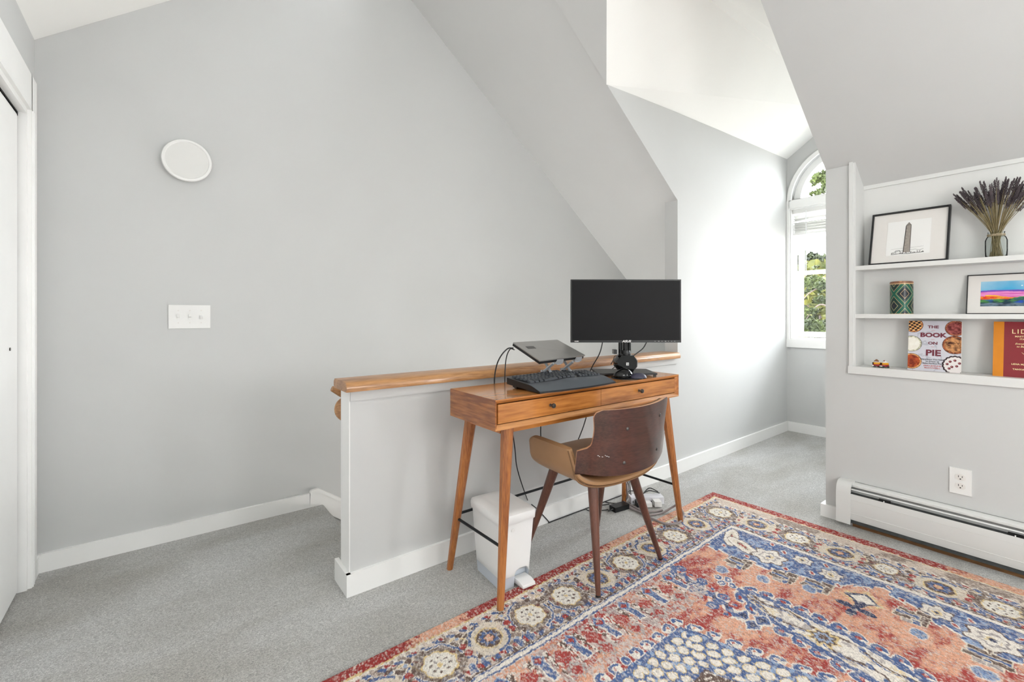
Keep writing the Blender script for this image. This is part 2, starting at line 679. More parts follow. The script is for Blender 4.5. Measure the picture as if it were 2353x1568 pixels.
# floor
bm = NB()
prism(bm, [(XL - .1, YREAR, 0), (3.1, YREAR, 0), (3.1, YR - .1, 0), (XW + .1, YR - .1, 0), (XW + .1, YH + .12, 0), (0.72, YH + .1, 0),
           (0.72, YB + .05, 0), (XL - .1, YB + .05, 0)], (0, 0, -0.2))
struct(obj('floor', bm, M['carpet']))

# big wall beyond the stairs
bm = NB()
prism(bm, [(XL - .05, YB, -.1), (0.70, YB, -.1), (0.70, YB, ZLOW), (4.4, YB, ZLOW), (4.4, YB, zs(4.4, YB) + .05), (XRIDGE, YB, ZRIDGE + .1),
           (XL - .05, YB, 2.25)], (0, .1, 0))
struct(obj('wall_back', bm, M['wall']))

# left wall with closet opening  (opening Y 0.6..2.60, z 0..1.89)
OPY = 2.585
bm = NB()
prism(bm, [(XL, YREAR, 0), (XL, 0.5, 0), (XL, 0.5, 1.90), (XL, OPY, 1.90), (XL, OPY, 0), (XL, YB + .05, 0), (XL, YB + .05, 2.26), (XL, YREAR, 2.26)], (-.1, 0, 0))
struct(obj('wall_left', bm, M['wall']))

# rear wall (behind the photographer)
bm = NB()
prism(bm, [(XL, YREAR, 0), (3.1, YREAR, 0), (3.1, YREAR, 1.66), (XRIDGE, YREAR, 3.4), (XL, YREAR, 2.2)], (0, -.1, 0))
struct(obj('wall_rear', bm, M['wall']))

# ceiling: left slope
bm = NB()
prism(bm, [(XL - .1, YREAR - .1, 2.165), (XL - .1, YB + .05, 2.165), (XRIDGE, YB + .05, 3.365), (XRIDGE, YREAR - .1, 3.345)], (0, 0, .08))
struct(obj('ceiling', bm, M['ceil']))


def slab_poly(bm, pts, up=(0.06, 0, 0.08)):
    prism(bm, pts, up)


# ceiling: right slope, in three panels round the dormer
bm = NB()
slab_poly(bm, [slope_pt(XRIDGE, YH), slope_pt(2.80, YH), slope_pt(2.80, YH + .1), slope_pt(4.4, YH + .1), slope_pt(4.4, YB), slope_pt(XRIDGE, YB)])
struct(obj('ceiling_slope', bm, M['wall']))
bm = NB()
slab_poly(bm, [slope_pt(XRIDGE, YREAR - .1), slope_pt(3.08, YREAR - .1), slope_pt(3.08, YR), slope_pt(XRIDGE, YR)])
struct(obj('ceiling_slope', bm, M['wall']))
bm = NB()
VX = 1.567
RY, RZ = 1.35, 2.85
slab_poly(bm, [slope_pt(XRIDGE, YR), slope_pt(2.07, YR), (VX, RY, RZ), slope_pt(XRIDGE, RY)])
slab_poly(bm, [slope_pt(XRIDGE, RY), (VX, RY, RZ), (2.068, YH, 2.44), slope_pt(XRIDGE, YH)])
struct(obj('ceiling_slope', bm, M['wall']))

# dormer ceiling (two gabled halves)
bm = NB()
slab_poly(bm, [(2.068, YH, 2.44), (XW + .1, 1.825, 2.545), (XW + .1, RY, 2.865), (VX, RY, RZ)], (0, 0, .08))
slab_poly(bm, [(VX, RY, RZ), (XW + .1, RY, 2.865), (XW + .1, .88, 2.54), (2.07, YR, 2.475)], (0, 0, .08))
struct(obj('ceiling_dormer', bm, M['ceil']))

# dormer cheek walls
bm = NB()
YW = 1.82
prism(bm, [(2.80, YH, 0), (XW + .05, YW, 0), (XW + .05, YW, 2.56), (2.80, YH, 2.47)], (0, .1, 0))
prism(bm, [(2.80, YH - .0008, 2.47), (2.066, YH - .0008, 2.445), (2.80, YH - .0008, zs(2.80, YH))], (0, .1, .035))
struct(obj('wall_dormer_left', bm, M['wall']))
bm = NB()
prism(bm, [(XS + .14, YR, 0), (XW + .05, .90, 0), (XW + .05, .90, 2.56), (XS + .14, YR, 2.51)], (0, -.1, 0))
prism(bm, [(XS + .16, YR - .002, 2.51), (2.08, YR - .002, 2.50), (XS + .16, YR - .002, 1.80)], (0, -.1, .03))
struct(obj('wall_dormer_right', bm, M['wall']))

# half wall along the stairwell
bm = NB()
box(bm, (XE, YH, -.3), (2.82, YH + .1, .79))
hw = obj('wall_stair', bm, M['wall'])
struct(hw)
bm = NB()
box(bm, (XE - .003, YH - .0012, 0), (XE + .0005, YH + .1012, .79))
struct(obj('trim_1', bm, M['white'], bevel=.002))
bm = NB()
box(bm, (XE, YH - .010, .752), (2.80, YH + .001, .79))
struct(obj('trim_2', bm, M['wall'], bevel=.002))
for lo, hi in (((2.81, YH + .1, -.8), (2.9, YH + .2, 0.5)), ((0.62, YH, ZLOW), (4.4, YH + .1, -.28)), ((4.35, YH + .05, ZLOW), (4.45, YB + .1, .75))):
    bm = NB()
    box(bm, lo, hi)
    struct(obj('wall_stairwell', bm, M['wall']))
bm = NB()
box(bm, (0.6, YH, ZLOW - .1), (4.4, YB + .1, ZLOW))
struct(obj('floor_lower', bm, M['carpet']))

# baseboards
def board(name, lo, hi, bev=.005):
    bm = NB()
    box(bm, lo, hi)
    return struct(obj(name, bm, M['white'], bevel=bev))


board('baseboard_back', (XL, YB - .016, 0), (0.655, YB, .078))
bm = NB()
prism(bm, [(0.655, YB, 0), (0.66, YB, .092), (0.70, YB, .096), (2.9, YB, -1.44), (2.9, YB, -1.62), (0.75, YB, -.06)], (0, -.016, 0))
struct(obj('baseboard_stair', bm, M['white'], bevel=.003))
bm = NB()
prism(bm, [(0.655, YB, .080), (0.66, YB, .094), (0.70, YB, .098), (2.9, YB, -1.438), (2.9, YB, -1.462), (0.70, YB, .078)], (0, -.022, 0))
struct(obj('trim_3', bm, M['white'], bevel=.002))
board('baseboard_left', (XL, 2.695, 0), (XL + .016, YB - .016, .072))
board('baseboard_stair_wall', (XE - .0168, YH - .016, 0), (2.80, YH, .086))
board('baseboard_stair_end', (XE - .017, YH - .0150, 0), (XE, YH + .14, .086))
bm = NB()
prism(bm, [(2.80, YH - .016, 0), (XW, YW - .016, 0), (XW, YW - .016, .086), (2.80, YH - .016, .086)], (0, .02, 0))
struct(obj('baseboard_dormer', bm, M['white'], bevel=.004))
board('baseboard_window', (XW - .016, .9, 0), (XW, YW - .016, .086))
board('baseboard_right', (XS - .018, .79, 0), (XS, YR, .066))
board('baseboard_right_end', (XS - .018, YR, 0), (XS + .4, YR + .018, .066))

# stairs
st = thing('staircase', 'carpeted stairs going down behind the half wall', 'stairs', (0.72, 2.3, 0))
for k in range(9):
    bm = NB()
    z1 = -0.19 * (k + 1)
    x0 = 0.0 + .26 * k
    box(bm, (x0, -.41, z1 - .22), (x0 + .29, .435, z1))
    obj('step', bm, M['carpet'], st, bevel=.012)
bm = NB()
tube(bm, [(-.004, -.41, -.017), (-.004, .435, -.017)], .0175, 12)
obj('nosing', bm, M['carpet'], st, smooth=True)

# window wall with arched opening
WY0, WY1 = .90, 1.80
WC = 1.35
WZ0, WZ1 = .855, 2.14
ARC = .435
bm = NB()
box(bm, (XW, WY1, 0), (XW + .16, 1.95, 2.6))
box(bm, (XW, .80, 0), (XW + .16, WY0, 2.6))
box(bm, (XW, WY0, 0), (XW + .16, WY1, WZ0))
N = 24
def arcz(y):
    v = ARC * ARC - (y - WC) ** 2
    return WZ1 + (math.sqrt(v) if v > 0 else 0)
ys = [WY0 + (WY1 - WY0) * i / N for i in range(N + 1)]
for a, b in zip(ys, ys[1:]):
    za, zb = arcz(a), arcz(b)
    prism(bm, [(XW, a, za), (XW, b, zb), (XW, b, 2.95), (XW, a, 2.95)], (.16, 0, 0))
struct(obj('wall_window', bm, M['wall']))

win = NB()
# casing boards (side, bottom apron, middle mullion) and arch casing
box(win, (XW - .018, 1.795, WZ0 - .005), (XW, 1.817, WZ1))
box(win, (XW - .018, .872, WZ0 - .005), (XW, .905, WZ1))
box(win, (XW - .022, .91, .782), (XW, 1.817, WZ0))
box(win, (XW - .018, .905, 2.072), (XW + .10, 1.798, WZ1 + .008))
for i in range(N):
    t0, t1 = PI * i / N, PI * (i + 1) / N
    q = []
    for (r, t) in ((ARC - .005, t0), (ARC + .031, t0), (ARC + .031, t1), (ARC - .005, t1)):
        q.append((XW, WC + r * math.cos(t), WZ1 + r * math.sin(t)))
    prism(win, q, (-.018, 0, 0))
W1 = struct(obj('window_1', win, M['white'], bevel=.002))


def rect_frame(bm, x0, x1, y0, y1, z0, z1, w, wb=None, wt=None):
    wb = wb or w
    wt = wt or w
    box(bm, (x0, y0, z0), (x1, y0 + w, z1))
    box(bm, (x0, y1 - w, z0), (x1, y1, z1))
    box(bm, (x0, y0 + w, z0), (x1, y1 - w, z0 + wb))
    box(bm, (x0, y0 + w, z1 - wt), (x1, y1 - w, z1))


bm = NB()   # jamb liner
rect_frame(bm, XW + .005, XW + .15, .902, 1.798, WZ0, 2.075, .012)
obj('jamb', bm, M['white'], W1)
bm = NB()
rect_frame(bm, XW + .095, XW + .125, .93, 1.77, .875, 1.495, .047, .05, .036)
lower = obj('lower_sash', bm, M['white'], W1, bevel=.003)
bm = NB()
box(bm, (XW + .108, .975, .92), (XW + .112, 1.725, 1.462))
obj('pane', bm, M['glass'], lower)
bm = NB()
rect_frame(bm, XW + .128, XW + .155, .93, 1.77, 1.46, 2.07, .045, .036, .045)
upper = obj('upper_sash', bm, M['white'], W1, bevel=.003)
bm = NB()
box(bm, (XW + .140, .97, 1.49), (XW + .144, 1.73, 2.03))
obj('pane', bm, M['glass'], upper)
bm = NB()   # arched transom frame
for i in range(N):
    t0, t1 = PI * i / N, PI * (i + 1) / N
    q = [(XW + .06, WC + r * math.cos(t), WZ1 + r * math.sin(t)) for (r, t) in ((ARC - .055, t0), (ARC, t0), (ARC, t1), (ARC - .055, t1))]
    prism(bm, q, (.06, 0, 0))
box(bm, (XW + .06, WC - ARC, WZ1 - .01), (XW + .12, WC + ARC, WZ1 + .03))
tr = obj('arched_frame', bm, M['white'], W1)
bm = NB()
prism(bm, [(XW + .09, WC + (ARC - .05) * math.cos(PI * i / N), WZ1 + (ARC - .05) * math.sin(PI * i / N)) for i in range(N + 1)], (.004, 0, 0))
obj('pane', bm, M['glass'], tr)

# closet: jamb, casing, doors
bm = NB()
box(bm, (XL - .10, OPY - .002, 0), (XL + .004, OPY + .012, 1.905))
box(bm, (XL - .10, .5, 1.88), (XL + .004, OPY, 1.905))
D1 = struct(obj('door_1', bm, M['white']))
bm = NB()
box(bm, (XL, OPY + .010, 0), (XL + .016, OPY + .10, 2.04))
box(bm, (XL, .42, 1.90), (XL + .016, OPY + .02, 2.04))
obj('casing', bm, M['white'], D1, bevel=.004)
bm = NB()
for yy in (OPY + .022, OPY + .042):
    tube(bm, [(XL + .016, yy, .0), (XL + .016, yy, 1.90)], .0035, 8)
obj('bead', bm, M['white'], D1, smooth=True)
bm = NB()
box(bm, (XL - .075, .5, 1.865), (XL - .02, OPY, 1.885))
obj('track', bm, M['dark'], D1)
bm = NB()
box(bm, (XL - .050, 1.45, .012), (XL - .020, OPY - .015, 1.872))
pn = obj('sliding_panel', bm, M['white'], D1, bevel=.003)
bm = NB()
lathe(bm, [(.0, 0), (.006, 0), (.006, .003), (0, .003)], (XL - .020, 2.46, .96), 'X', 12)
obj('door_pull', bm, M['gunmetal'], pn)
bm = NB()
box(bm, (XL - .095, .5, .012), (XL - .068, 1.52, 1.872))
obj('sliding_panel', bm, M['white'], D1, bevel=.003)
bm = NB()
box(bm, (XL - .6, .4, -.02), (XL - .55, 2.85, 2.1))
box(bm, (XL - .6, 2.74, -.02), (XL - .05, 2.85, 2.1))
box(bm, (XL - .6, .35, -.02), (XL - .05, .42, 2.1))
box(bm, (XL - .6, .35, 2.1), (XL - .05, 2.85, 2.15))
box(bm, (XL - .6, .35, -.1), (XL - .05, 2.85, -.02))
struct(obj('wall_closet', bm, M['wall']))

# shelf wall (right) : pillar, lower part, beyond
NY1, NY0 = .797, -.75
bm = NB()
box(bm, (XS, NY1, 0), (XS + .14, YR - .001, 1.868))
WA, WB, WZA, WZB = -2.2, -.9, .75, 1.85  # opening for the assumed side window
box(bm, (XS, YREAR, 0), (XS + .14, NY1, WZA))
box(bm, (XS, WB, WZA), (XS + .14, NY1, .782))
box(bm, (XS, WB, .782), (XS + .14, NY0, 1.868))
box(bm, (XS, YREAR, WZA), (XS + .14, WA, 1.868))
struct(obj('wall_right', bm, M['wall']))

bm = NB()
rect_frame(bm, XS + .02, XS + .12, WA, WB, WZA, WZB, .05)
box(bm, (XS + .05, -1.57, WZA), (XS + .10, -1.53, WZB))
w2 = struct(obj('assumed_side_window', bm, M['white'], bevel=.002))  # unseen window, assumed from the direction of the light
bm = NB()
box(bm, (XS + .07, WA + .04, WZA + .04), (XS + .075, WB - .04, WZB - .04))
obj('pane', bm, M['glass'], w2)

bk = thing('built_in_bookcase', 'white built-in shelves recessed in the right wall under the slope', 'bookcase', (XS + .07, 0, .78))
ox, oz = XS + .07, .78
def bx(x0, y0, z0, x1, y1, z1, name, m, par=bk, bev=.0015, smooth=False):
    bm = NB()
    box(bm, (x0 - ox, y0, z0 - oz), (x1 - ox, y1, z1 - oz))
    return obj(name, bm, m, par, bevel=bev)
bx(XS + .135, NY0, .78, XS + .15, NY1, 1.80, 'back_panel', M['shelfwhite'])
bx(XS - .004, NY1 - .012, .815, XS + .14, NY1, 1.90, 'side_panel', M['shelfwhite'])
bx(XS - .004, NY0, .80, XS + .14, NY0 + .012, 1.90, 'side_panel', M['shelfwhite'])
bx(XS - .012, NY1 - .002, .80, XS, NY1 + .014, 1.878, 'face_trim', M['shelfwhite'])
bx(XS + .002, NY0, 1.316, XS + .136, NY1 - .012, 1.338, 'shelf', M['shelfwhite'])
bx(XS + .002, NY0, 1.069, XS + .136, NY1 - .012, 1.090, 'shelf', M['shelfwhite'])
bx(XS - .014, NY0, .782, XS + .136, NY1 + .018, .820, 'sill', M['shelfwhite'], bev=.003)
bm = NB()
tx = XS + .126
prism(bm, [(tx - ox, NY0, 1.752 - oz), (tx - ox, NY1 - .012, 1.752 - oz), (tx - ox, NY1 - .012, 1.80 - oz), (tx - ox, NY0, 1.80 - oz)], (.01, 0, 0))
obj('top_batten', bm, M['shelfwhite'], bk)
# caulked strip at the head of the lower wall
#DETAILS
# ================================================================ oak cap on the half wall
bm = NB()
prof = [(1.746, .792), (1.903, .792), (1.909, .804), (1.908, .818), (1.896, .830), (1.760, .830), (1.750, .824), (1.744, .808)]
prism(bm, [(.550, y, z) for y, z in prof], (2.222, 0, 0))
cap = tag(obj('oak_ledge', bm, M['cap'], bevel=.004), 'long oak cap board lying on top of the half wall', 'ledge')

# handrail on the stair side
hr = thing('handrail', 'wooden stair handrail behind the free end of the half wall', 'handrail', (.60, 1.95, .74))
bm = NB()
tube(bm, [(-.040, .02, .038), (-.005, .02, .022), (.06, .02, -.02), (1.9, .02, -1.33)], [.011, .020, .022, .022], 12)
obj('rail', bm, M['cap'], hr, smooth=True)
bm = NB()
lathe(bm, [(0, -.012), (.040, -.012), (.050, -.006), (.054, .004), (.050, .010), (0, .012)], (.026, .02, -.055), (-.45, -1, .1), 32)
obj('rosette', bm, M['cap'], hr, smooth=True)

# ================================================================ big wall fittings
ds = thing('wall_disc', 'flat round white disc mounted high on the big grey wall', 'wall light', (.092, YB, 1.834))
bm = NB()
lathe(bm, [(0, 0), (.088, 0), (.088, -.022), (.098, -.026), (.101, -.032), (.098, -.039), (.090, -.040), (.086, -.036)], (0, 0, 0), 'Y', 64)
obj('rim', bm, M['plate'], ds, smooth=True)
bm = NB()
lathe(bm, [(.087, -.036), (.05, -.0375), (0, -.038)], (0, 0, 0), 'Y', 64)
obj('cover', bm, M['disc'], ds, smooth=True)

sw = thing('light_switch', 'white three-toggle switch plate on the big grey wall below the disc', 'light switch', (.104, YB, 1.077))
bm = NB()
box(bm, (-.084, -.006, -.057), (.084, 0, .057))
obj('face_plate', bm, M['plate'], sw, bevel=.003)
for k, dx in enumerate((-.046, 0, .046)):
    bm = NB()
    tilt = Matrix.Rotation(math.radians(-28 if k < 2 else 28), 3, 'X')
    box(bm, (dx - .005, -.020, -.006), (dx + .005, -.004, .006), tilt, (dx, -.006, 0))
    box(bm, (dx - .0065, -.0075, -.0125), (dx + .0065, -.004, .0125))
    t_ = obj('toggle', bm, M['plate'], sw, bevel=.001)
    for dz in (-.03, .03):
        bm = NB()
        lathe(bm, [(0, -.0075), (.003, -.0075), (.003, -.004)], (dx, 0, dz), 'Y', 12)
        obj('screw', bm, M['mat_board'], sw)

ot = thing('power_outlet', 'white duplex power outlet on the right wall above the baseboard heater', 'outlet', (XS, .395, .339))
bm = NB()
box(bm, (-.006, -.036, -.057), (0, .036, .057))
obj('face_plate', bm, M['plate'], ot, bevel=.0025)
for dz in (-.0195, .0195):
    bm = NB()
    pts = []
    for k in range(24):
        a = 2 * PI * k / 24
        pts.append((-.0085, .0165 * math.copysign(min(1, abs(math.cos(a)) * 1.15), math.cos(a)), dz + .0145 * math.sin(a)))
    prism(bm, pts, (.004, 0, 0))
    so = obj('socket', bm, M['mat_board'], ot)
    bm = NB()
    box(bm, (-.0090, .0050, dz - .001), (-.0083, .0070, dz + .0075))
    box(bm, (-.0090, -.0070, dz - .0005), (-.0083, -.0050, dz + .006))
    lathe(bm, [(0, -.0091), (.0026, -.0091), (.0026, -.0083)], (0, 0, dz - .0075), 'X', 12)
    obj('slot', bm, M['dark'], so)

# ================================================================ baseboard heater
ht = thing('baseboard_heater', 'long white enamel baseboard heater along the foot of the right wall', 'heater', (XS, 0, 0))
HY1, HY0 = .80, -2.3
bm = NB()   # back plate and rounded top
sec = [(0, .222), (-.030, .222), (-.040, .214), (-.040, .205), (-.002, .214)]
prism(bm, [(x, HY1, z) for x, z in sec], (0, HY0 - HY1, 0))
box(bm, (-.004, HY0, .035), (0, HY1, .222))
obj('back_plate', bm, M['heater'], ht, bevel=.001)
bm = NB()   # front cover panel
sec = [(-.060, .168), (-.067, .176), (-.069, .150), (-.069, .062), (-.063, .044), (-.060, .050), (-.065, .066), (-.065, .150)]
prism(bm, [(x, HY1, z) for x, z in sec], (0, HY0 - HY1, 0))
obj('front_cover', bm, M['heater'], ht, bevel=.0008)
bm = NB()
tube(bm, [(-.0695, HY1, .148), (-.0695, HY0, .148)], .0008, 6)
tube(bm, [(-.0695, HY1, .079), (-.0695, HY0, .079)], .0014, 6)
obj('crease', bm, M['heater'], ht)
bm = NB()   # damper blade
prism(bm, [(-.050, HY1, .191), (-.044, HY1, .196), (-.040, HY1, .193), (-.046, HY1, .188)], (0, HY0 - HY1, 0))
obj('damper', bm, M['heater'], ht)
bm = NB()
box(bm, (-.056, HY0, .05), (-.006, HY1, .166))
obj('fin_element', bm, M['fins'], ht)
for yy in (.655, .225, -.3, -.9):
    bm = NB()
    box(bm, (-.060, yy - .022, .166), (-.042, yy + .022, .182))
    br = obj('bracket', bm, M['dark'], ht)
    bm = NB()
    box(bm, (-.0605, yy - .002, .170), (-.0595, yy + .002, .180))
    obj('clip', bm, M['plate'], br)
bm = NB()   # end cap wrapping the left end
sec = [(0, .228), (-.036, .228), (-.052, .222), (-.066, .205), (-.073, .176), (-.073, .020), (-.069, .020), (-.069, .170), (-.060, .200), (-.045, .217), (0, .222)]
prism(bm, [(x, .850, z) for x, z in sec], (0, -.062, 0))
prism(bm, [(0, .850, .226), (-.036, .850, .226), (-.052, .850, .220), (-.066, .850, .203), (-.072, .850, .176), (-.072, .850, .030), (0, .850, .030)], (0, -.002, 0))
obj('end_cap', bm, M['heater'], ht, bevel=.001)
bm = NB()
box(bm, (-.030, HY0, 0.0), (-.004, .79, .022))
obj('wood_strip', bm, M['rawwood'], ht)
bm = NB()
box(bm, (-.055, HY0, .024), (-.006, .79, .048))
obj('lower_gap', bm, M['fins'], ht)

# ================================================================ desk
DX0, DX1, DY0, DY1, DZ0, DZ1 = .946, 2.100, 1.332, 1.655, .668, .780
dk = thing('writing_desk', 'mid-century wooden writing desk with two drawers and splayed legs', 'desk', (1.523, 1.49, 0))
def L(p):
    return (p[0] - 1.523, p[1] - 1.49, p[2])
def dbox(name, lo, hi, m, bev=.0015, par=None):
    bm = NB()
    box(bm, L(lo), L(hi))
    return obj(name, bm, m, par or dk, bevel=bev)
T = .014
bm = NB()   # top board with bevelled front lip
prism(bm, [L((DX0 + .0012, DY0, DZ1)), L((DX0 + .0012, DY1, DZ1)), L((DX0 + .0012, DY1, DZ1 - .016)), L((DX0 + .0012, DY0 + .012, DZ1 - .016)), L((DX0 + .0012, DY0, DZ1 - .005))], (DX1 - DX0 - .0024, 0, 0))
obj('desk_top', bm, M['desk'], dk, bevel=.001)
bm = NB()
prism(bm, [L((DX0 + .0012, DY0, DZ0)), L((DX0 + .0012, DY1, DZ0)), L((DX0 + .0012, DY1, DZ0 + .018)), L((DX0 + .0012, DY0 + .012, DZ0 + .018)), L((DX0 + .0012, DY0, DZ0 + .006))], (DX1 - DX0 - .0024, 0, 0))
obj('bottom_board', bm, M['deskpale'], dk, bevel=.001)
for x0, x1, sgn in ((DX0, DX0 + .016, 1), (DX1 - .020, DX1, -1)):
    bm = NB()
    a, b = (x0, x1) if sgn > 0 else (x1, x0)
    prism(bm, [L((a, DY0 + .0008, DZ0 + .0006)), L((a, DY1, DZ0 + .0006)), L((b, DY1, DZ0 + .0006)), L((b, DY0 + .012, DZ0 + .0006)), L((a + sgn * .005, DY0 + .0008, DZ0 + .0006))], (0, 0, DZ1 - DZ0 - .0012))
    obj('side_panel', bm, M['deskend'], dk, bevel=.0008)
dbox('back_panel', (DX0 + .01, DY1 - .012, DZ0 + .01), (DX1 - .01, DY1 - .001, DZ1 - .01), M['desk'])
dbox('drawer_well', (DX0 + .012, DY0 + .030, DZ0 + .012), (DX1 - .014, DY1 - .014, DZ1 - .012), M['dark'], 0)
for (x0, x1, kx) in ((DX0 + .019, 1.518, 1.222), (1.5205, DX1 - .023, 1.785)):
    dw = dbox('drawer', (x0, DY0 + .010, DZ0 + .0215), (x1, DY0 + .034, DZ1 - .020), M['desk'], .001)
    bm = NB()
    lathe(bm, [(0, .0), (.0065, 0), (.0045, .004), (.0042, .010), (.0075, .013), (.0098, .016), (.0100, .020), (.0080, .0235), (0, .0245)], L((kx, DY0 + .010, .728)), (0, -1, 0), 20)
    obj('knob', bm, M['gunmetal'], dw, smooth=True)
# apron frame
dbox('apron', (1.03, 1.375, .640), (2.03, 1.393, DZ0 + .002), M['desk'])
dbox('apron', (1.03, 1.600, .640), (2.03, 1.618, DZ0 + .002), M['desk'])
dbox('apron', (1.005, 1.385, .640), (1.022, 1.610, DZ0 + .002), M['deskend'])
dbox('apron', (2.035, 1.385, .640), (2.052, 1.610, DZ0 + .002), M['deskend'])
legs = {}
for nm, (tx_, ty_), (fx, fy) in (('fl', (1.030, 1.372), (.978, 1.345)), ('bl', (1.020, 1.608), (.972, 1.705)), ('fr', (2.030, 1.372), (2.138, 1.346)), ('br', (2.035, 1.608), (2.122, 1.700))):
    bm = NB()
    zf = .0115 if nm in ('fl', 'fr') else 0.0
    tube(bm, [L((tx_, ty_, DZ0 + .002)), L((fx, fy, zf))], [.0255, .0135], 8, phase=PI / 8)
    obj('leg', bm, M['deskleg'], dk, bevel=.0022)
    legs[nm] = ((tx_, ty_, DZ0), (fx, fy, 0.0))
def legat(nm, z):
    t, f = legs[nm]
    k = (t[2] - z) / t[2]
    return Vector((t[0] + (f[0] - t[0]) * k, t[1] + (f[1] - t[1]) * k, z))
for a, b, z in (('fl', 'bl', .225), ('fr', 'br', .205), ('bl', 'br', .243)):
    bm = NB()
    tube(bm, [L(legat(a, z)), L(legat(b, z))], .0058, 10)
    obj('cross_rod', bm, M['blackmetal'], dk, smooth=True)
# ================================================================ monitor
mc = onD(1438, 715, 2.30)
facing = YAW - PI / 2 + .0
mo = thing('monitor', 'black widescreen monitor on a pole stand at the right end of the desk', 'monitor', (mc.x, mc.y, DZ1), facing)
MW, MH = .557, .319
zc = mc.z - DZ1
bm = NB()
box(bm, (-MW / 2, -.004, zc - MH / 2), (MW / 2, .018, zc + MH / 2))
obj('bezel', bm, M['black'], mo, bevel=.003)
bm = NB()
box(bm, (-.20, .015, zc - .12), (.20, .045, zc + .10))
obj('rear_housing', bm, M['black'], mo, bevel=.012)
bm = NB()
box(bm, (-MW / 2 + .006, -.0052, zc - MH / 2 + .012), (MW / 2 - .006, -.0035, zc + MH / 2 - .006))
obj('screen', bm, M['screen'], mo)
text_mesh('lettering', 'ASUS', .0150, (.002, -.0056, zc - MH / 2 + .0065), (PI / 2, 0, 0), M['plate'], mo, bold=.0004, sx=1.25, shear=.25)
text_mesh('lettering', 'HDMI', .0075, (-.250, -.0056, zc - MH / 2 + .0062), (PI / 2, 0, 0), M['plate'], mo, bold=.0002, sx=1.1)
bm = NB()
for k, dx in enumerate((.145, .162, .180, .196, .212, .228, .244)):
    box(bm, (dx, -.0056, zc - MH / 2 + .006), (dx + (.006 if k in (1, 3) else .003), -.0050, zc - MH / 2 + .0072))
obj('button_marks', bm, M['plate'], mo)['kind'] = 'stuff'
# pole: two uprights
zb = zc - MH / 2
for nm, x0, rr, y0 in (('pole', -.020, .0105, .03), ('pole', .004, .0135, .022), ('pole', .026, .0075, .03)):
    bm = NB()
    tube(bm, [(x0, y0, .01), (x0, y0, zb + .10)], rr, 18)
    obj(nm, bm, M['blackgloss'], mo, smooth=True)
bm = NB()
lathe(bm, [(0, .130), (.022, .130), (.024, .118), (.024, .112), (0, .110)], (.004, .020, -.005), 'Z', 24)
obj('collar', bm, M['black'], mo, smooth=True)
# faceted octagonal head
bm = NB()
oc = [(-.034, .022), (.034, .022), (.054, .042), (.058, .070), (.036, .100), (-.036, .100), (-.058, .072), (-.054, .042)]
oc = [(-.030, .018), (.030, .018), (.056, .046), (.058, .074), (.036, .103), (-.036, .103), (-.058, .074), (-.056, .046)]
a = [bm.verts.new((x * .84, -.034, z * .96 + .004)) for x, z in oc]
b = [bm.verts.new((x, -.012, z)) for x, z in oc]
c = [bm.verts.new((x, .028, z)) for x, z in oc]
bm.faces.new(a)
bm.faces.new(list(reversed(c)))
for i in range(8):
    j = (i + 1) % 8
    bm.faces.new([a[i], a[j], b[j], b[i]])
    bm.faces.new([b[i], b[j], c[j], c[i]])
hd = obj('faceted_block', bm, M['blackgloss'], mo, bevel=.002)
bm = NB()
box(bm, (-.0065, -.0352, .054), (.0065, -.0340, .068))
lb = obj('label', bm, M['paper'], hd)
bm = NB()
box(bm, (-.004, -.0356, .0625), (-.001, -.0351, .066))
box(bm, (.0012, -.0356, .0625), (.0042, -.0351, .066))
box(bm, (-.001, -.0356, .0563), (.004, -.0351, .0598))
obj('label_print', bm, M['dark'], lb)
bm = NB()
box(bm, (-.062, -.006, .108), (-.046, .03, .130))
tube(bm, [(-.050, -.01, .100), (-.062, -.02, .098), (-.070, -.03, .080), (-.082, -.03, .058)], .0022, 6)
tube(bm, [(-.050, -.01, .052), (-.066, -.02, .040), (-.074, -.02, .034)], .0022, 6)
obj('cable_clip', bm, M['black'], mo)
# flat base slab on feet
bm = NB()
box(bm, (-.150, -.055, .010), (.142, .135, .017))
obj('base_slab', bm, M['laptopdark'], mo, bevel=.003)
for fx, fy in ((-.14, -.045), (.132, -.045), (-.14, .12), (.132, .12)):
    bm = NB()
    box(bm, (fx - .006, fy - .006, 0), (fx + .006, fy + .006, .010))
    obj('foot', bm, M['black'], mo)
bm = NB()
prism(bm, [(-.030, -.03, .017), (.030, -.03, .017), (.034, .04, .017), (-.034, .04, .017)], (0, 0, .012))
obj('neck_foot', bm, M['black'], mo)

# ================================================================ laptop on its stand
P1, P2 = Vector((1.262, 1.455, .885)), Vector((1.545, 1.463, .892))     # front corners (lower)
P4, P3 = Vector((1.262, 1.640, .953)), Vector((1.545, 1.650, .955))     # rear corners
lp = thing('laptop', 'closed grey laptop propped on an aluminium stand above the desk', 'laptop', P1)
up = (P2 - P1).cross(P4 - P1).normalized()
bm = NB()
prism(bm, [Vector((0, 0, 0)) + up * .004, P2 - P1 + up * .004, P3 - P1 + up * .004, P4 - P1 + up * .004], up * .005)
obj('lid', bm, M['laptop'], lp, bevel=.0015)
bm = NB()
ins = .004
prism(bm, [Vector((ins, ins, 0)) - up * .008, P2 - P1 - up * .008 + Vector((-ins, ins, 0)), P3 - P1 - up * .008, P4 - P1 - up * .008], up * .0105)
obj('body', bm, M['laptopdark'], lp, bevel=.0015)
bm = NB()
e1 = (P2 - P1)
e2 = (P4 - P1)
q = [e1 * .10 + e2 * .60, e1 * .26 + e2 * .58, e1 * .27 + e2 * .71, e1 * .11 + e2 * .73]
prism(bm, [v + up * .0089 for v in q], up * .0006)
obj('lid_logo', bm, M['gunmetal'], lp)
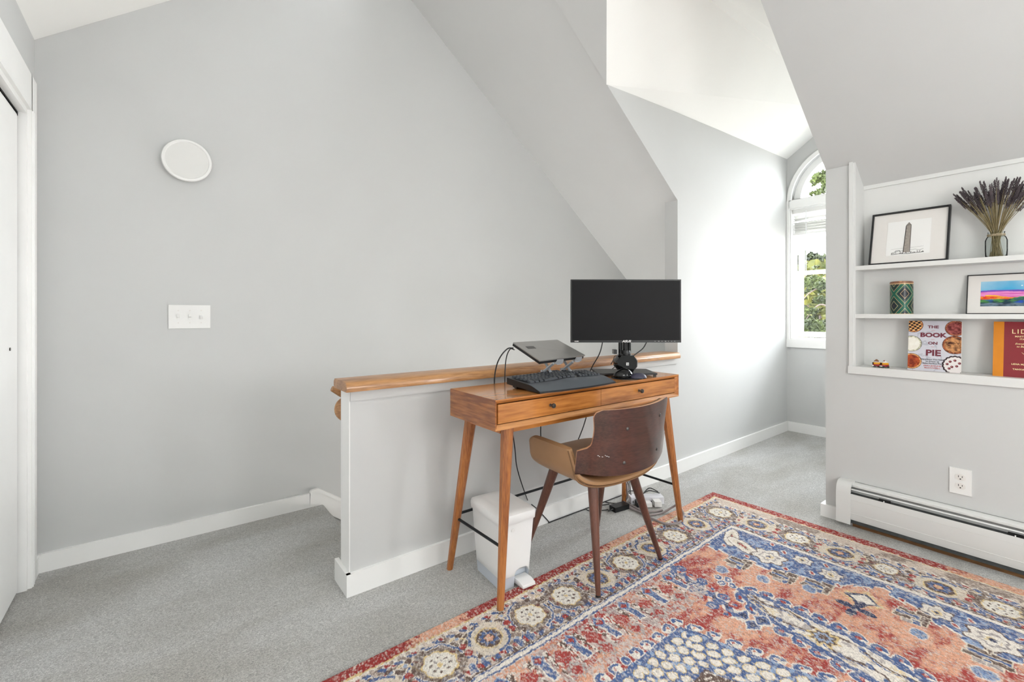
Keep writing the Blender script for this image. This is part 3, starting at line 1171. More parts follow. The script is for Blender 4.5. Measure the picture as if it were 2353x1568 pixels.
sd = thing('laptop_stand', 'folding aluminium laptop stand with hooked arms on the desk', 'laptop stand', (1.40, 1.55, DZ1))
o0 = Vector((1.40, 1.55, DZ1))
for fx in (.36, .78):
    base = P1 + e1 * fx
    bm = NB()   # support arm under the laptop with a front hook
    y1 = (P4 - P1)
    a0 = base - up * .0085
    w = Vector((.011, 0, 0))
    pts = [a0 - y1 * .10 - w, a0 - y1 * .10 + w, a0 + y1 * .80 + w, a0 + y1 * .80 - w]
    prism(bm, [p - o0 for p in pts], -up * .003)
    arm = obj('support_arm', bm, M['alu'], sd, bevel=.0008)
    bm = NB()
    h0 = a0 - y1 * .075
    w2_ = Vector((.021, 0, 0))
    pts = [h0 - w2_, h0 + w2_, h0 + w2_ * .85 + up * .022 - y1 * .02, h0 - w2_ * .85 + up * .022 - y1 * .02]
    prism(bm, [p - o0 for p in pts], -y1 * .022)
    obj('hook', bm, M['alu'], arm, bevel=.001)
    bm = NB()   # crossed struts
    f1 = Vector((base.x - .015, 1.462, .885)) - o0
    f2 = Vector((base.x - .015, 1.60, DZ1 + .004)) - o0
    g1 = Vector((base.x + .006, 1.46, DZ1 + .004)) - o0
    g2 = Vector((base.x + .006, 1.60, .935)) - o0
    tube(bm, [f1 + Vector((0, .0, -.01)), f2], [.0062, .0062], 6)
    tube(bm, [g1, g2], [.0062, .0062], 6)
    obj('strut', bm, M['alu'], sd, bevel=.001)
    bm = NB()
    mid = (f1 + f2) * .5
    lathe(bm, [(0, -.014), (.006, -.014), (.006, .014), (0, .014)], mid + Vector((.004, 0, 0)), 'X', 14)
    obj('pivot', bm, M['alu'], sd)
    bm = NB()
    box(bm, (base.x - .022 - o0.x, 1.45 - o0.y, 0), (base.x + .014 - o0.x, 1.615 - o0.y, .005))
    obj('foot_bar', bm, M['alu'], sd, bevel=.001)

# ================================================================ keyboard
kb = thing('keyboard', 'black ergonomic keyboard with a wide palm rest on the desk', 'keyboard', (1.385, 1.425, DZ1), math.radians(0))
KX0, KX1 = -.232, .214
def kz(x, y):
    # tented profile : high in the middle and at the back
    t = (y + .085) / .22
    return .020 + .020 * max(0, min(1, t)) + .007 * math.exp(-(x / .10) ** 2) + .003
nx, ny = 28, 12
bm = NB()
top = {}
def kout(u, v):
    # outline : u 0..1 across, v 0..1 front to back ; slightly curved front edge
    x = KX0 + (KX1 - KX0) * u
    bow = .018 * (1 - (2 * u - 1) ** 2)
    y = (-.098 - bow) * (1 - v) + .115 * v
    return x, y
grid = [[None] * (nx + 1) for _ in range(ny + 1)]
for j in range(ny + 1):
    for i in range(nx + 1):
        u, v = i / nx, j / ny
        x, y = kout(u, v)
        z = kz(x, y)
        if v < .34:
            z = .008 + (z - .008) * math.sin(v / .34 * PI / 2)
        grid[j][i] = bm.verts.new((x, y, z))
for j in range(ny):
    for i in range(nx):
        bm.faces.new([grid[j][i], grid[j][i + 1], grid[j + 1][i + 1], grid[j + 1][i]])
rim = [grid[0][i] for i in range(nx + 1)] + [grid[j][nx] for j in range(1, ny + 1)] + [grid[ny][i] for i in range(nx - 1, -1, -1)] + [grid[j][0] for j in range(ny - 1, 0, -1)]
lowv = [bm.verts.new((v.co.x, v.co.y, .002 + .012 * max(0, (v.co.y + .11) / .225))) for v in rim]
n = len(rim)
for i in range(n):
    j = (i + 1) % n
    bm.faces.new([rim[i], rim[j], lowv[j], lowv[i]])
bm.faces.new(list(reversed(lowv)))
kbase = obj('case', bm, M['black'], kb, smooth=True)
# palm rest skin
bm = NB()
g2 = []
for j in range(6):
    row = []
    for i in range(nx + 1):
        u, v = i / nx, j / 5 * .40
        x, y = kout(u, v)
        z = kz(x, y)
        if v < .34:
            z = .008 + (z - .008) * math.sin(v / .34 * PI / 2)
        row.append(bm.verts.new((x * .995, y, z + .0012)))
    g2.append(row)
for j in range(5):
    for i in range(nx):
        bm.faces.new([g2[j][i], g2[j][i + 1], g2[j + 1][i + 1], g2[j + 1][i]])
obj('palm_rest', bm, M['palm'], kb, smooth=True)
kme = {}
def keymesh(wd):
    k = round(wd, 4)
    if k not in kme:
        bm = NB()
        a = [bm.verts.new((x * wd / 2, y * .0085, 0)) for x, y in ((-1, -1), (1, -1), (1, 1), (-1, 1))]
        b = [bm.verts.new((x * (wd / 2 - .0022), y * .0062 + .0005, .0072)) for x, y in ((-1, -1), (1, -1), (1, 1), (-1, 1))]
        bm.faces.new(b)
        for i in range(4):
            bm.faces.new([a[i], a[(i + 1) % 4], b[(i + 1) % 4], b[i]])
        me = bpy.data.meshes.new('key')
        bm.to_mesh(me)
        bm.free()
        me.materials.append(M['keys'])
        kme[k] = me
    return kme[k]
def key(x, y, wd=.0165):
    o = bpy.data.objects.new('key', keymesh(wd))
    C.objects.link(o)
    o.parent = kb
    o.location = (x, y, kz(x, y) + .001)
    dz = (kz(x, y + .01) - kz(x, y - .01)) / .02
    dx = (kz(x + .01, y) - kz(x - .01, y)) / .02
    o.rotation_euler = (math.atan(dz), -math.atan(dx), 0)
for r, yy in enumerate((.098, .072, .053, .034, .015, -.004)):
    off = (0, 0, .006, .009, .013, 0)[r]
    if r == 5:
        for x, wd in ((-.198, .024), (-.172, .020), (-.148, .020), (-.096, .076), (-.044, .020), (-.020, .020), (.004, .020), (.030, .024)):
            key(x, yy - .004 * math.cos(x * 8), wd)
    else:
        for k in range(14):
            x = -.205 + off + .0186 * k + (.006 if k > 6 else 0)
            if x < .062:
                key(x, yy - .006 * math.exp(-((x + .07) / .08) ** 2))
    for k in range(3):
        if r in (0, 1, 2, 4, 5) and not (r == 4 and k != 1):
            key(.082 + .0186 * k, yy)
    for k in range(4):
        if r > 0:
            key(.144 + .0186 * k, yy)
bm = NB()
box(bm, (-.222, .060, 0), (-.170, .085, .020), Matrix.Rotation(.3, 3, 'X'), (-.2, .07, .01))
obj('tilt_foot', bm, M['black'], kb)

# ================================================================ mouse and its pad
mp_ = thing('wrist_pad', 'dark navy gel wrist pad under the mouse on the desk', 'mouse pad', (1.778, 1.405, DZ1), -.45)
bm = NB()
lathe(bm, [(0, .004), (.074, .004), (.078, .002), (.078, 0), (0, 0)], (0, 0, 0), 'Z', 40)
for v in bm.verts:
    v.co.y *= .78
obj('pad', bm, M['black'], mp_, smooth=True)
bm = NB()
bmesh.ops.create_uvsphere(bm, u_segments=24, v_segments=12, radius=1)
for v in bm.verts:
    v.co = Vector((.048 + v.co.x * .040, -.022 + v.co.y * .028, .004 + max(v.co.z, 0) * .024))
M['navy'] = mat('navy_gel', (58, 56, 74), 0.45, noise=0.05, scale=30)
obj('gel_cushion', bm, M['navy'], mp_, smooth=True)
ms = thing('mouse', 'glossy black computer mouse on the pad beside the keyboard', 'mouse', (1.762, 1.418, DZ1 + .004), -.35)
bm = NB()
bmesh.ops.create_uvsphere(bm, u_segments=32, v_segments=18, radius=1)
for v in bm.verts:
    x, y, z = v.co
    z = max(z, -.12)
    v.co = Vector((x * .050, y * .032, .004 + (z + .12) * (.036 + .006 * x) * (1 - .12 * x * x)))
mb = obj('shell', bm, M['blackgloss'], ms, smooth=True)
bm = NB()
bmesh.ops.create_uvsphere(bm, u_segments=24, v_segments=12, radius=1)
for v in bm.verts:
    x, y, z = v.co
    v.co = Vector((x * .051, y * .0335, .010 + z * .008))
obj('grip_band', bm, M['black'], ms, smooth=True)

# ================================================================ chair
CHX, CHY = 1.494, 1.139
CYAW = -.06
ch = thing('desk_chair', 'walnut bentwood armchair with tan leather seat, pushed up to the desk', 'chair', (CHX, CHY, 0), CYAW)
R_, TILT = .442, .145
WT, WW, ZT = .219, .268, .737


def bpt(w, z, off=0.0):
    """point of the back shell : w along the arc, z height, off outward"""
    r = R_ + off
    x = r * math.sin(w / R_)
    y = R_ - r * math.cos(w / R_) - (z - .5) * TILT
    return Vector((x, y, z + .040 * max(0, z - .55) * w / .2))


def zbot(w):
    t = abs(w) / WW
    return .462 + .030 * t ** 3


def wmax(z):
    """half width of the wood shell at height z"""
    if z > ZT - .032:
        k = (z - (ZT - .032)) / .032
        return WT - .032 * (1 - math.sqrt(max(0, 1 - k * k)))
    if z > .605:
        t = (z - .605) / (ZT - .032 - .605)
        return WT - .004 * (1 - t) - .010 * math.sin(PI * t) * .5
    if z > .575:
        k = (.605 - z) / .030
        return WT - .004 + (WW - WT + .004) * (1 - math.sqrt(max(0, 1 - k * k)))
    return WW


def ztop(w):
    """upper outline"""
    a = abs(w)
    if a <= WT - .045:
        return ZT - .006 * (1 - (a / WT) ** 2)
    if a <= WT:
        k = (a - (WT - .045)) / .045
        return ZT - .032 * (1 - math.sqrt(max(0, 1 - k * k)))
    return .577


rows, cols = 26, 40
def shell(off0, off1, material, name, inset=0.0):
    bm = NB()
    lay = []
    for off in (off0, off1):
        g = []
        for j in range(rows + 1):
            z = (.47) + (ZT - .47) * j / rows
            wm = wmax(z) - inset
            row = []
            for i in range(cols + 1):
                w = -wm + 2 * wm * i / cols
                zz = z
                zb_ = zbot(w) + inset
                k = (z - .47) / (ZT - .47)
                zz = zb_ + (ZT - inset - zb_) * k if False else z
                if j == 0:
                    zz = zb_
                if j == rows:
                    zz = z - inset - .006 * (1 - (w / WT) ** 2)
                row.append(bm.verts.new(bpt(w, zz, off)))
            g.append(row)
        lay.append(g)
    for li, g in enumerate(lay):
        for j in range(rows):
            for i in range(cols):
                f = [g[j][i], g[j][i + 1], g[j + 1][i + 1], g[j + 1][i]]
                bm.faces.new(f if li else list(reversed(f)))
    a, b = lay
    edge_a = a[0][:] + [a[j][cols] for j in range(1, rows + 1)] + a[rows][cols - 1::-1] + [a[j][0] for j in range(rows - 1, 0, -1)]
    edge_b = b[0][:] + [b[j][cols] for j in range(1, rows + 1)] + b[rows][cols - 1::-1] + [b[j][0] for j in range(rows - 1, 0, -1)]
    for i in range(len(edge_a)):
        k = (i + 1) % len(edge_a)
        bm.faces.new([edge_a[i], edge_a[k], edge_b[k], edge_b[i]])
    me_o = obj(name, bm, material, ch, smooth=True)
    return me_o


sh = shell(0.0, .011, M['walnut'], 'back_shell')
sh.data.materials.append(M['plyedge'])
for p in sh.data.polygons:       # pale ply edge shows on the rim faces
    c_ = p.center
    if p.index >= 2 * rows * cols:
        p.material_index = 1
shell(-.020, -.001, M['leather'], 'back_cushion', inset=.016)
for w, z in ((-.075, .650), (.125, .672), (-.072, .512), (.135, .528)):
    n_ = (bpt(w, z, 1) - bpt(w, z, 0)).normalized()
    bm = NB()
    lathe(bm, [(0, .0035), (.004, .003), (.0070, .001), (.0070, -.001)], bpt(w, z, .0115), n_, 18)
    obj('bolt', bm, M['gunmetal'], ch, smooth=True)
bm = NB()
for w, z, l_ in ((-.190, .553, .006), (-.183, .549, .004), (-.172, .547, .005), (-.160, .552, .003), (-.155, .548, .007), (-.146, .545, .005)):
    c0 = bpt(w, z, .0115)
    tube(bm, [c0, bpt(w + l_, z - .001, .0115)], .0010, 5)
obj('scratch', bm, M['paper'], ch)['kind'] = 'stuff'

# leather seat shell : a thick U swept from rear to front, its sides rising to armrests
def U(t):
    """cross section centre line, t -1..1 (x, z)"""
    a = abs(t)
    s = 1 if t >= 0 else -1
    if a < .62:
        ph = a / .62 * PI / 2
        return s * .243 * max(math.sin(ph), 1e-9) ** .82, .500 - .088 * max(math.cos(ph), 0) ** .85
    k = (a - .62) / .38
    return s * (.243 + .008 * k), .500 + .068 * k


def ushell(name, y_of, th, material, tmax=1.0, n=44, m=10, bev=True):
    bm = NB()
    sec = []
    for i in range(n + 1):
        t = -tmax + 2 * tmax * i / n
        x, z = U(t)
        x2, z2 = U(min(1, t + .01))
        x1, z1 = U(max(-1, t - .01))
        d = Vector((x2 - x1, 0, z2 - z1)).normalized()
        nrm = Vector((d.z, 0, -d.x))        # outward (down / sideways)
        y0, y1 = y_of(t)
        ring = []
        for k in range(m):                  # rounded rectangle section in (y, normal)
            a = 2 * PI * k / m + PI / m
            cy = math.copysign(abs(math.cos(a)) ** .35, math.cos(a))
            cn = math.copysign(abs(math.sin(a)) ** .6, math.sin(a))
            ring.append(bm.verts.new(Vector((x, (y0 + y1) / 2 + cy * (y1 - y0) / 2, z)) + nrm * (cn * th / 2)))
        sec.append(ring)
    for a, b in zip(sec, sec[1:]):
        for k in range(m):
            bm.faces.new([a[k], a[(k + 1) % m], b[(k + 1) % m], b[k]])
    bm.faces.new(list(reversed(sec[0])))
    bm.faces.new(sec[-1])
    return obj(name, bm, material, ch, smooth=True)


def yr(t):
    a = abs(t)
    y0 = .062 + .040 * a ** 2
    k = max(0, (a - .62) / .38)
    z_ = U(t)[1]
    y1 = .374 - .034 * min(1.0, max(0.0, (abs(z_ - .500) - .034) / .034)) ** 2.2
    return y0, y1


ushell('seat_shell', yr, .028, M['leather'], n=64, m=16)
# piping round the rear rim
bm = NB()
pp = []
for i in range(45):
    t = -.97 + 1.94 * i / 44
    x, z = U(t)
    y0, y1 = yr(t)
    pp.append((x * 1.03, y0 + .010, z - .0145 * (1 - abs(t) ** 4)))
tube(bm, pp, .0040, 8)
obj('piping', bm, M['leatherdark'], ch, smooth=True)
# puffy seat cushion
bm = NB()
bmesh.ops.create_uvsphere(bm, u_segments=40, v_segments=20, radius=1)
for v in bm.verts:
    x, y, z = v.co
    ex = math.copysign(abs(x) ** .55, x)
    ey = math.copysign(abs(y) ** .55, y)
    zz = math.copysign(abs(z) ** .8, z)
    v.co = Vector((ex * .212, .270 + ey * .205, .452 + zz * .024 + .016 * (ex * ex)))
obj('seat_cushion', bm, M['leather'], ch, smooth=True)
# black plate under the seat and legs
bm = NB()
box(bm, (-.12, .14, .386), (.12, .36, .402))
obj('under_frame', bm, M['black'], ch, bevel=.003)
inv = Matrix.Rotation(-CYAW, 4, 'Z')
def CL(p):
    q_ = inv @ (Vector(p) - Vector((CHX, CHY, 0)))
    return q_
for (top_, foot, zf) in (((1.372, 1.256, .420), (1.316, 1.176, .0115), 1), ((1.600, 1.246, .420), (1.738, 1.192, .0115), 1),
                         ((1.335, 1.440, .428), (1.296, 1.600, 0), 0), ((1.640, 1.430, .425), (1.775, 1.590, 0), 0)):
    a_, b_ = CL(top_), CL(foot)
    bm = NB()
    tube(bm, [a_, a_.lerp(b_, .3), b_], [.0215, .0185, .0095], 16)
    lg = obj('leg', bm, M['walnutleg'], ch, smooth=True)
    bm = NB()
    tube(bm, [a_.lerp(b_, .985), b_], [.0105, .0105], 14)
    obj('rubber_tip', bm, M['black'], lg)

# ================================================================ pedal bin
bn = thing('pedal_bin', 'slim frosted white pedal bin under the left end of the desk', 'waste bin', (1.125, 1.535, 0), math.radians(-4))


def rrect(hx, hy, r, n=6):
    pts = []
    for cx_, cy_, a0 in ((hx - r, hy - r, 0), (-hx + r, hy - r, PI / 2), (-hx + r, -hy + r, PI), (hx - r, -hy + r, 3 * PI / 2)):
        for k in range(n + 1):
            a = a0 + PI / 2 * k / n
            pts.append((cx_ + r * math.cos(a), cy_ + r * math.sin(a)))
    return pts


def loft(bm, layers, cap0=True, cap1=True):
    """layers : list of (z, hx, hy, r)"""
    rings = [[bm.verts.new((x, y, z)) for x, y in rrect(hx, hy, r)] for z, hx, hy, r in layers]
    n = len(rings[0])
    for a, b in zip(rings, rings[1:]):
        for k in range(n):
            bm.faces.new([a[k], a[(k + 1) % n], b[(k + 1) % n], b[k]])
    if cap0:
        bm.faces.new(list(reversed(rings[0])))
    if cap1:
        bm.faces.new(rings[-1])


bm = NB()
loft(bm, [(.045, .071, .102, .014), (.262, .083, .118, .016), (.270, .083, .118, .016)])
# pedal niche cut in the front face
nb = NB()
pts = []
px_, pw, pz0, pz1, pr = .030, .036, .0, .075, .026
box_pts = [(px_ - pw, pz0), (px_ + pw, pz0), (px_ + pw, pz1 - pr)]
for k in range(7):
    a = PI / 2 * k / 6
    box_pts.append((px_ + pw - pr + pr * math.cos(a), pz1 - pr + pr * math.sin(a)))
for k in range(7):
    a = PI / 2 + PI / 2 * k / 6
    box_pts.append((px_ - pw + pr + pr * math.cos(a), pz1 - pr + pr * math.sin(a)))
prism(nb, [(x, -.135, z - .005) for x, z in box_pts], (0, .062, 0))
cutter = obj('cutter', nb, M['bin'])
body = obj('body', bm, M['bin'], bn, bevel=0, smooth=True)
bm = NB()
loft(bm, [(.0, .068, .098, .013), (.050, .0712, .1022, .014)])
bbase = obj('base', bm, M['binbase'], bn, smooth=True)
cutter.location = bn.location
cutter.rotation_euler = bn.rotation_euler
bpy.context.view_layer.update()
for o_ in (body, bbase):
    md = o_.modifiers.new('cut', 'BOOLEAN')
    md.object = cutter
    md.operation = 'DIFFERENCE'
    md.solver = 'EXACT'
    dg = bpy.context.evaluated_depsgraph_get()
    me2 = bpy.data.meshes.new_from_object(o_.evaluated_get(dg))
    o_.modifiers.clear()
    o_.data = me2
    try:
        me2.set_sharp_from_angle(angle=0.6)
    except Exception:
        pass
bpy.data.objects.remove(cutter)
bm = NB()
loft(bm, [(.266, .088, .124, .018), (.288, .090, .126, .020), (.299, .088, .124, .022), (.304, .078, .114, .022), (.305, .05, .09, .02)])
obj('lid', bm, M['bin'], bn, smooth=True)
bm = NB()
prism(bm, [(px_ - .030, -.080, .030), (px_ - .030, -.125, .032), (px_ - .030, -.150, .026), (px_ - .030, -.154, .016), (px_ - .030, -.080, .010)], (.060, 0, 0))
pd = obj('pedal', bm, M['bin'], bn, bevel=.005)
bm = NB()
lathe(bm, [(0, 0), (.0075, 0), (.0075, -.002), (0, -.002)], (-.022, -.1155, .236), 'Y', 20)
obj('round_stud', bm, M['plate'], bn, smooth=True)

# ================================================================ shelf contents
SH1, SH2, SH3 = 1.338, 1.090, .820
# --- obelisk picture
pf = thing('picture_frame', 'black framed ink drawing of an obelisk leaning on the top shelf', 'picture', (2.868, .590, SH1))
lean = math.atan2(.075, .27)
pf.rotation_euler = (0, lean, .0)
PW, PH = .298, .278
FT = .008
for (y0, z0, y1, z1) in ((-PW / 2, 0, PW / 2, FT), (-PW / 2, PH - FT, PW / 2, PH), (-PW / 2, FT, -PW / 2 + FT, PH - FT), (PW / 2 - FT, FT, PW / 2, PH - FT)):
    bm = NB()
    box(bm, (-.004, y0, z0), (.016, y1, z1))
    obj('frame_side', bm, M['black'], pf, bevel=.001)
bm = NB()
box(bm, (.004, -PW / 2 + .004, .004), (.014, PW / 2 - .004, PH - .004))
obj('mount', bm, M['mat_board'], pf)
bm = NB()
box(bm, (.0028, -.083, .045), (.0041, .083, .225))
art = obj('drawing', bm, M['paper'], pf)
bm = NB()
prism(bm, [(.0022, .0150, .058), (.0022, .0095, .200), (.0022, .0, .214), (.0022, -.0085, .200), (.0022, -.0095, .058)], (.0007, 0, 0))
obj('obelisk_wash', bm, M['stone_ink'], art)
bm = NB()
def ink(pts, r=.0006):
    tube(bm, [(.0022, y, z) for y, z in pts], r, 5)
ink([(.0150, .058), (.0095, .200), (0, .214), (-.0085, .200), (-.0095, .058)], .0009)
ink([(.0152, .058), (.0100, .196)], .0014)
ink([(.0095, .200), (-.0085, .200)])
ink([(.003, .199), (0, .213), (-.003, .199)])
for k in range(7):
    z = .075 + .018 * k
    ink([(.012 - .0004 * k, z), (.004, z + .0005)], .0004)
rr = np.random.RandomState(3)
for k in range(26):
    y0 = -.062 + .124 * rr.rand()
    ink([(y0, .051 + .004 * rr.rand()), (y0 + .004 * (rr.rand() - .5), .055 + .008 * rr.rand())], .0008)
ink([(.062, .050), (.03, .052), (0, .049), (-.03, .052), (-.062, .053)], .0010)
ink([(.062, .056), (.045, .064), (.02, .067), (.015, .066)], .0005)
ink([(-.01, .067), (-.03, .070), (-.045, .064), (-.060, .070)], .0005)
ink([(.048, .060), (.044, .069), (.030, .070), (.026, .062)], .0009)
ink([(.062, .078), (.012, .081)], .0003)
ink([(-.009, .080), (-.060, .083)], .0003)
obj('ink_lines', bm, M['ink'], art)['kind'] = 'stuff'
bm = NB()
box(bm, (-.0012, -PW / 2 + .006, .006), (-.0004, PW / 2 - .006, PH - .006))
obj('pane', bm, M['picglass'], pf)

# --- lavender in a glass jar
jx, jy = 2.905, .292
jr = thing('glass_jar', 'clear glass jar with a twine neck, holding dried lavender', 'jar', (jx, jy, SH1))
bm = NB()
lathe(bm, [(0, .001), (.030, .001), (.034, .006), (.035, .030), (.035, .075), (.031, .088), (.0265, .094), (.0265, .110), (.028, .112), (.026, .112),
           (.0245, .109), (.0245, .095), (.029, .087), (.033, .075), (.033, .030), (.032, .008), (.028, .004), (0, .004)], (0, 0, 0), 'Z', 32)
obj('glass_body', bm, M['jar'], jr, smooth=True)
bm = NB()
for z, r in ((.0950, .0275), (.0985, .0279), (.102, .0276)):
    tube(bm, [(r * math.cos(2 * PI * k / 28), r * math.sin(2 * PI * k / 28), z + .001 * math.sin(3 * k)) for k in range(29)], .0011, 6)
tube(bm, [(-.027, .006, .098), (-.031, .012, .092), (-.032, .010, .084)], .0010, 5)
obj('twine', bm, M['twine'], jr, smooth=True)
lv = thing('lavender_bunch', 'bunch of dried grey-purple lavender standing in the glass jar', 'dried flowers', (jx, jy, SH1 + .006))
variants = []
for k in range(5):
    r_ = np.random.RandomState(50 + k)
    bm = NB()
    ln = .056
    for q_ in range(64):
        z = ln * q_ / 64
        rad = .0040 * (1 - .65 * (z / ln) ** 1.5) * (.55 + .45 * abs(math.sin(z * 420)))
        a = q_ * 2.4 + r_.rand()
        s = .0015 + .0013 * r_.rand()
        c_ = Vector((rad * math.cos(a), rad * math.sin(a), z))
        vs4 = [bm.verts.new(c_ + Vector(d) * s) for d in ((1, 0, -.3), (-.5, .87, -.3), (-.5, -.87, -.3))]
        tp = bm.verts.new(c_ + Vector((rad * .2 * math.cos(a), rad * .2 * math.sin(a), s * 1.7)))
        bm.faces.new(vs4)
        for i in range(3):
            bm.faces.new([vs4[i], vs4[(i + 1) % 3], tp])
    me = bpy.data.meshes.new('flower_spike')
    bm.to_mesh(me)
    bm.free()
    me.materials.append(M['lav'])
    variants.append(me)
r_ = np.random.RandomState(9)
for k in range(96):
    a = 2 * PI * r_.rand()
    rr0 = .022 * math.sqrt(r_.rand())
    base = Vector((rr0 * math.cos(a), rr0 * math.sin(a), .0))
    fan = math.radians(-31 + 64 * ((k * .618) % 1.0) + 3 * max(-1, min(1, r_.randn())))
    dep = math.radians(9 * r_.randn() - 4)
    ln2 = .112 + .088 * r_.rand() - .040 * abs(fan)
    neck = Vector((rr0 * .8 * math.cos(a), .020 * math.sin(fan) * 1.6, .108))
    dirn = Vector((math.sin(dep), math.sin(fan), math.cos(fan))).normalized()
    tip = neck + dirn * ln2 + Vector((0, 0, .006))
    pts = spline([base, neck, neck.lerp(tip, .55) + Vector((0, -.004 * math.sin(fan), .004)), tip], 4)
    bm = NB()
    tube(bm, pts, .0009, 4)
    s_ = obj('stem', bm, M['stem'], lv)
    f_ = bpy.data.objects.new('flower_spike', variants[k % 5])
    C.objects.link(f_)
    f_.parent = s_
    f_.location = tip - (pts[-1] - pts[-2]).normalized() * .012
    d_ = (pts[-1] - pts[-3]).normalized()
    f_.rotation_euler = d_.to_track_quat('Z', 'Y').to_euler()
    sc_ = .8 + .45 * r_.rand()
    f_.scale = (sc_, sc_, sc_)

# --- geometric canister
cv = thing('canister', 'dark green canister with gold geometric lines and a wooden lid', 'canister', (2.900, .614, SH2))
CR, CHt = .0445, .150
nxx, nyy = 420, 260
A, Zv = np.meshgrid(np.linspace(0, 2 * PI, nxx), np.linspace(0, CHt, nyy))
X = CR * np.cos(A)
Y = CR * np.sin(A)
P = np.stack([X, Y, Zv], -1)
s_arc = (A - PI) * CR         # arc distance from the side that faces the room
green = np.array(lin((20, 92, 72)))
dgreen = np.array(lin((14, 52, 46)))
navy = np.array(lin((22, 30, 40)))
gold = np.array(lin((206, 176, 130)))
per = .088
p0 = ((s_arc + .022) / per) % 1.0
p1 = (Zv / per) % 1.0
dx_ = np.abs(p0 - .5)
dz_ = np.abs(((Zv - .040) / .118) % 1.0 - .5)
dd = dx_ + dz_               # diamond distance 0 centre .. 1
col = np.zeros(P.shape)
band = np.floor(dd * 5).astype(int)
col[:] = green
col[(band == 3) | (band == 5)] = dgreen
col[dd < .33] = navy
col[(dd > .84)] = navy
chk = (dd > .60) & (dd < .72) & (((Zv * 160).astype(int) % 2) == 0) & (p0 < .5) & (Zv > .08)
col[chk] = navy
ln_ = np.abs(dd * 5 - np.round(dd * 5))
gl = (ln_ < .05) & (dd > .1)
col[gl] = gold
col[Zv > CHt - .004] = gold
col[Zv < .002] = gold
M['canister'] = painted('glazed_print', 0.4, 0.35, 0.15)
cb = grid_mesh('body', P, col, M['canister'], cv)
bm = NB()
lathe(bm, [(0, 0), (CR, 0)], (0, 0, .0005), 'Z', 40)
lathe(bm, [(CR, 0), (0, 0)], (0, 0, CHt - .0005), 'Z', 40)
obj('base_disc', bm, M['dark'], cv)
bm = NB()
lathe(bm, [(0, CHt), (CR + .0005, CHt), (CR + .001, CHt + .003), (CR, CHt + .009), (CR - .004, CHt + .011), (0, CHt + .011)], (0, 0, 0), 'Z', 48)
ld = obj('lid', bm, M['lidwood'], cv, smooth=True)
bm = NB()
box(bm, (-CR - .0012, -.012, CHt + .0055), (-CR + .004, .0, CHt + .0105))
obj('lid_patch', bm, M['deskpale'], ld)

# --- colourful landscape picture
p2 = thing('picture_frame', 'thin black framed print of pink and blue mountains on the middle shelf', 'picture', (2.925, .180, SH2))
p2.rotation_euler = (0, math.atan2(.040, .18), 0)
W2, H2 = .420, .184
for (y0, z0, y1, z1) in ((-W2 / 2, 0, W2 / 2, .0035), (-W2 / 2, H2 - .0035, W2 / 2, H2), (-W2 / 2, .0035, -W2 / 2 + .0035, H2 - .0035), (W2 / 2 - .0035, .0035, W2 / 2, H2 - .0035)):
    bm = NB()
    box(bm, (-.003, y0, z0), (.014, y1, z1))
    obj('frame_side', bm, M['black'], p2, bevel=.0006)
bm = NB()
box(bm, (.003, -W2 / 2 + .002, .002), (.012, W2 / 2 - .002, H2 - .002))
obj('mount', bm, M['mat_board'], p2)
AW, AH = .330, .1150
u_, v_ = np.meshgrid(np.linspace(0, 1, 330), np.linspace(0, 1, 120))    # u from the left edge as seen, v up
P = np.stack([np.full(u_.shape, .0024), AW / 2 - u_ * AW, .036 + v_ * AH], -1)
n1 = vnoise(u_, v_ * .5, 7, 1, 3)
n2 = vnoise(u_, v_, 16, 2, 3)
n3 = vnoise(u_ * 1.0, v_ * 3.0, 9, 5, 2)
def mixc(a, b, t):
    t = np.clip(t, 0, 1)[..., None]
    return a * (1 - t) + b * t
def K(*c):
    return np.array(lin(c))
col = mixc(np.broadcast_to(K(74, 170, 214), P.shape), np.broadcast_to(K(196, 226, 238), P.shape), (np.abs(u_ - .28) * 1.2 + (v_ - .6) * .8 + n1 * .4 - .2))
pk = (v_ < .60 + .03 * np.sin(u_ * 7) + .05 * (n1 - .5))
pinks = mixc(np.broadcast_to(K(212, 78, 170), P.shape), np.broadcast_to(K(238, 160, 214), P.shape), n3 * 1.4 - .2)
col[pk] = pinks[pk]
vio = (np.abs(v_ - (.60 + .03 * np.sin(u_ * 7) + .05 * (n1 - .5))) < .03)
col[vio] = K(120, 80, 190)
orr = (v_ < .38 + .04 * np.sin(u_ * 9 + 1) + .10 * (n2 - .5))
ors = mixc(np.broadcast_to(K(220, 60, 30), P.shape), np.broadcast_to(K(250, 196, 60), P.shape), n2 * 1.8 - .4)
col[orr] = ors[orr]
mt = (v_ < .30 + .10 * np.clip(u_ * 1.5 - .45, 0, 1) + .16 * (n2 - .5) - .03 * np.sin(u_ * 12))
gr = mixc(np.broadcast_to(K(28, 58, 74), P.shape), np.broadcast_to(K(96, 176, 70), P.shape), (n2 * 2.2 - .8) * (v_ * 3.2))
bl = mixc(gr, np.broadcast_to(K(44, 84, 190), P.shape), (vnoise(u_, v_, 11, 8, 2) * 3 - 1.7))
col[mt] = bl[mt]
lowm = v_ < .10 + .05 * n1
gy = mixc(np.broadcast_to(K(40, 56, 72), P.shape), np.broadcast_to(K(128, 150, 168), P.shape), n2 * 2 - .6)
col[lowm] = gy[lowm]
moon = ((u_ - .38) * AW) ** 2 + ((v_ - .80) * AH) ** 2 < .0026 ** 2
col[moon] = K(240, 246, 246)
M['print'] = painted('art_print', 0.6, 0.3)
grid_mesh('art_print', P, col, M['print'], p2)
bm = NB()
box(bm, (-.0012, -W2 / 2 + .003, .003), (-.0004, W2 / 2 - .003, H2 - .003))
obj('pane', bm, M['picglass'], p2)

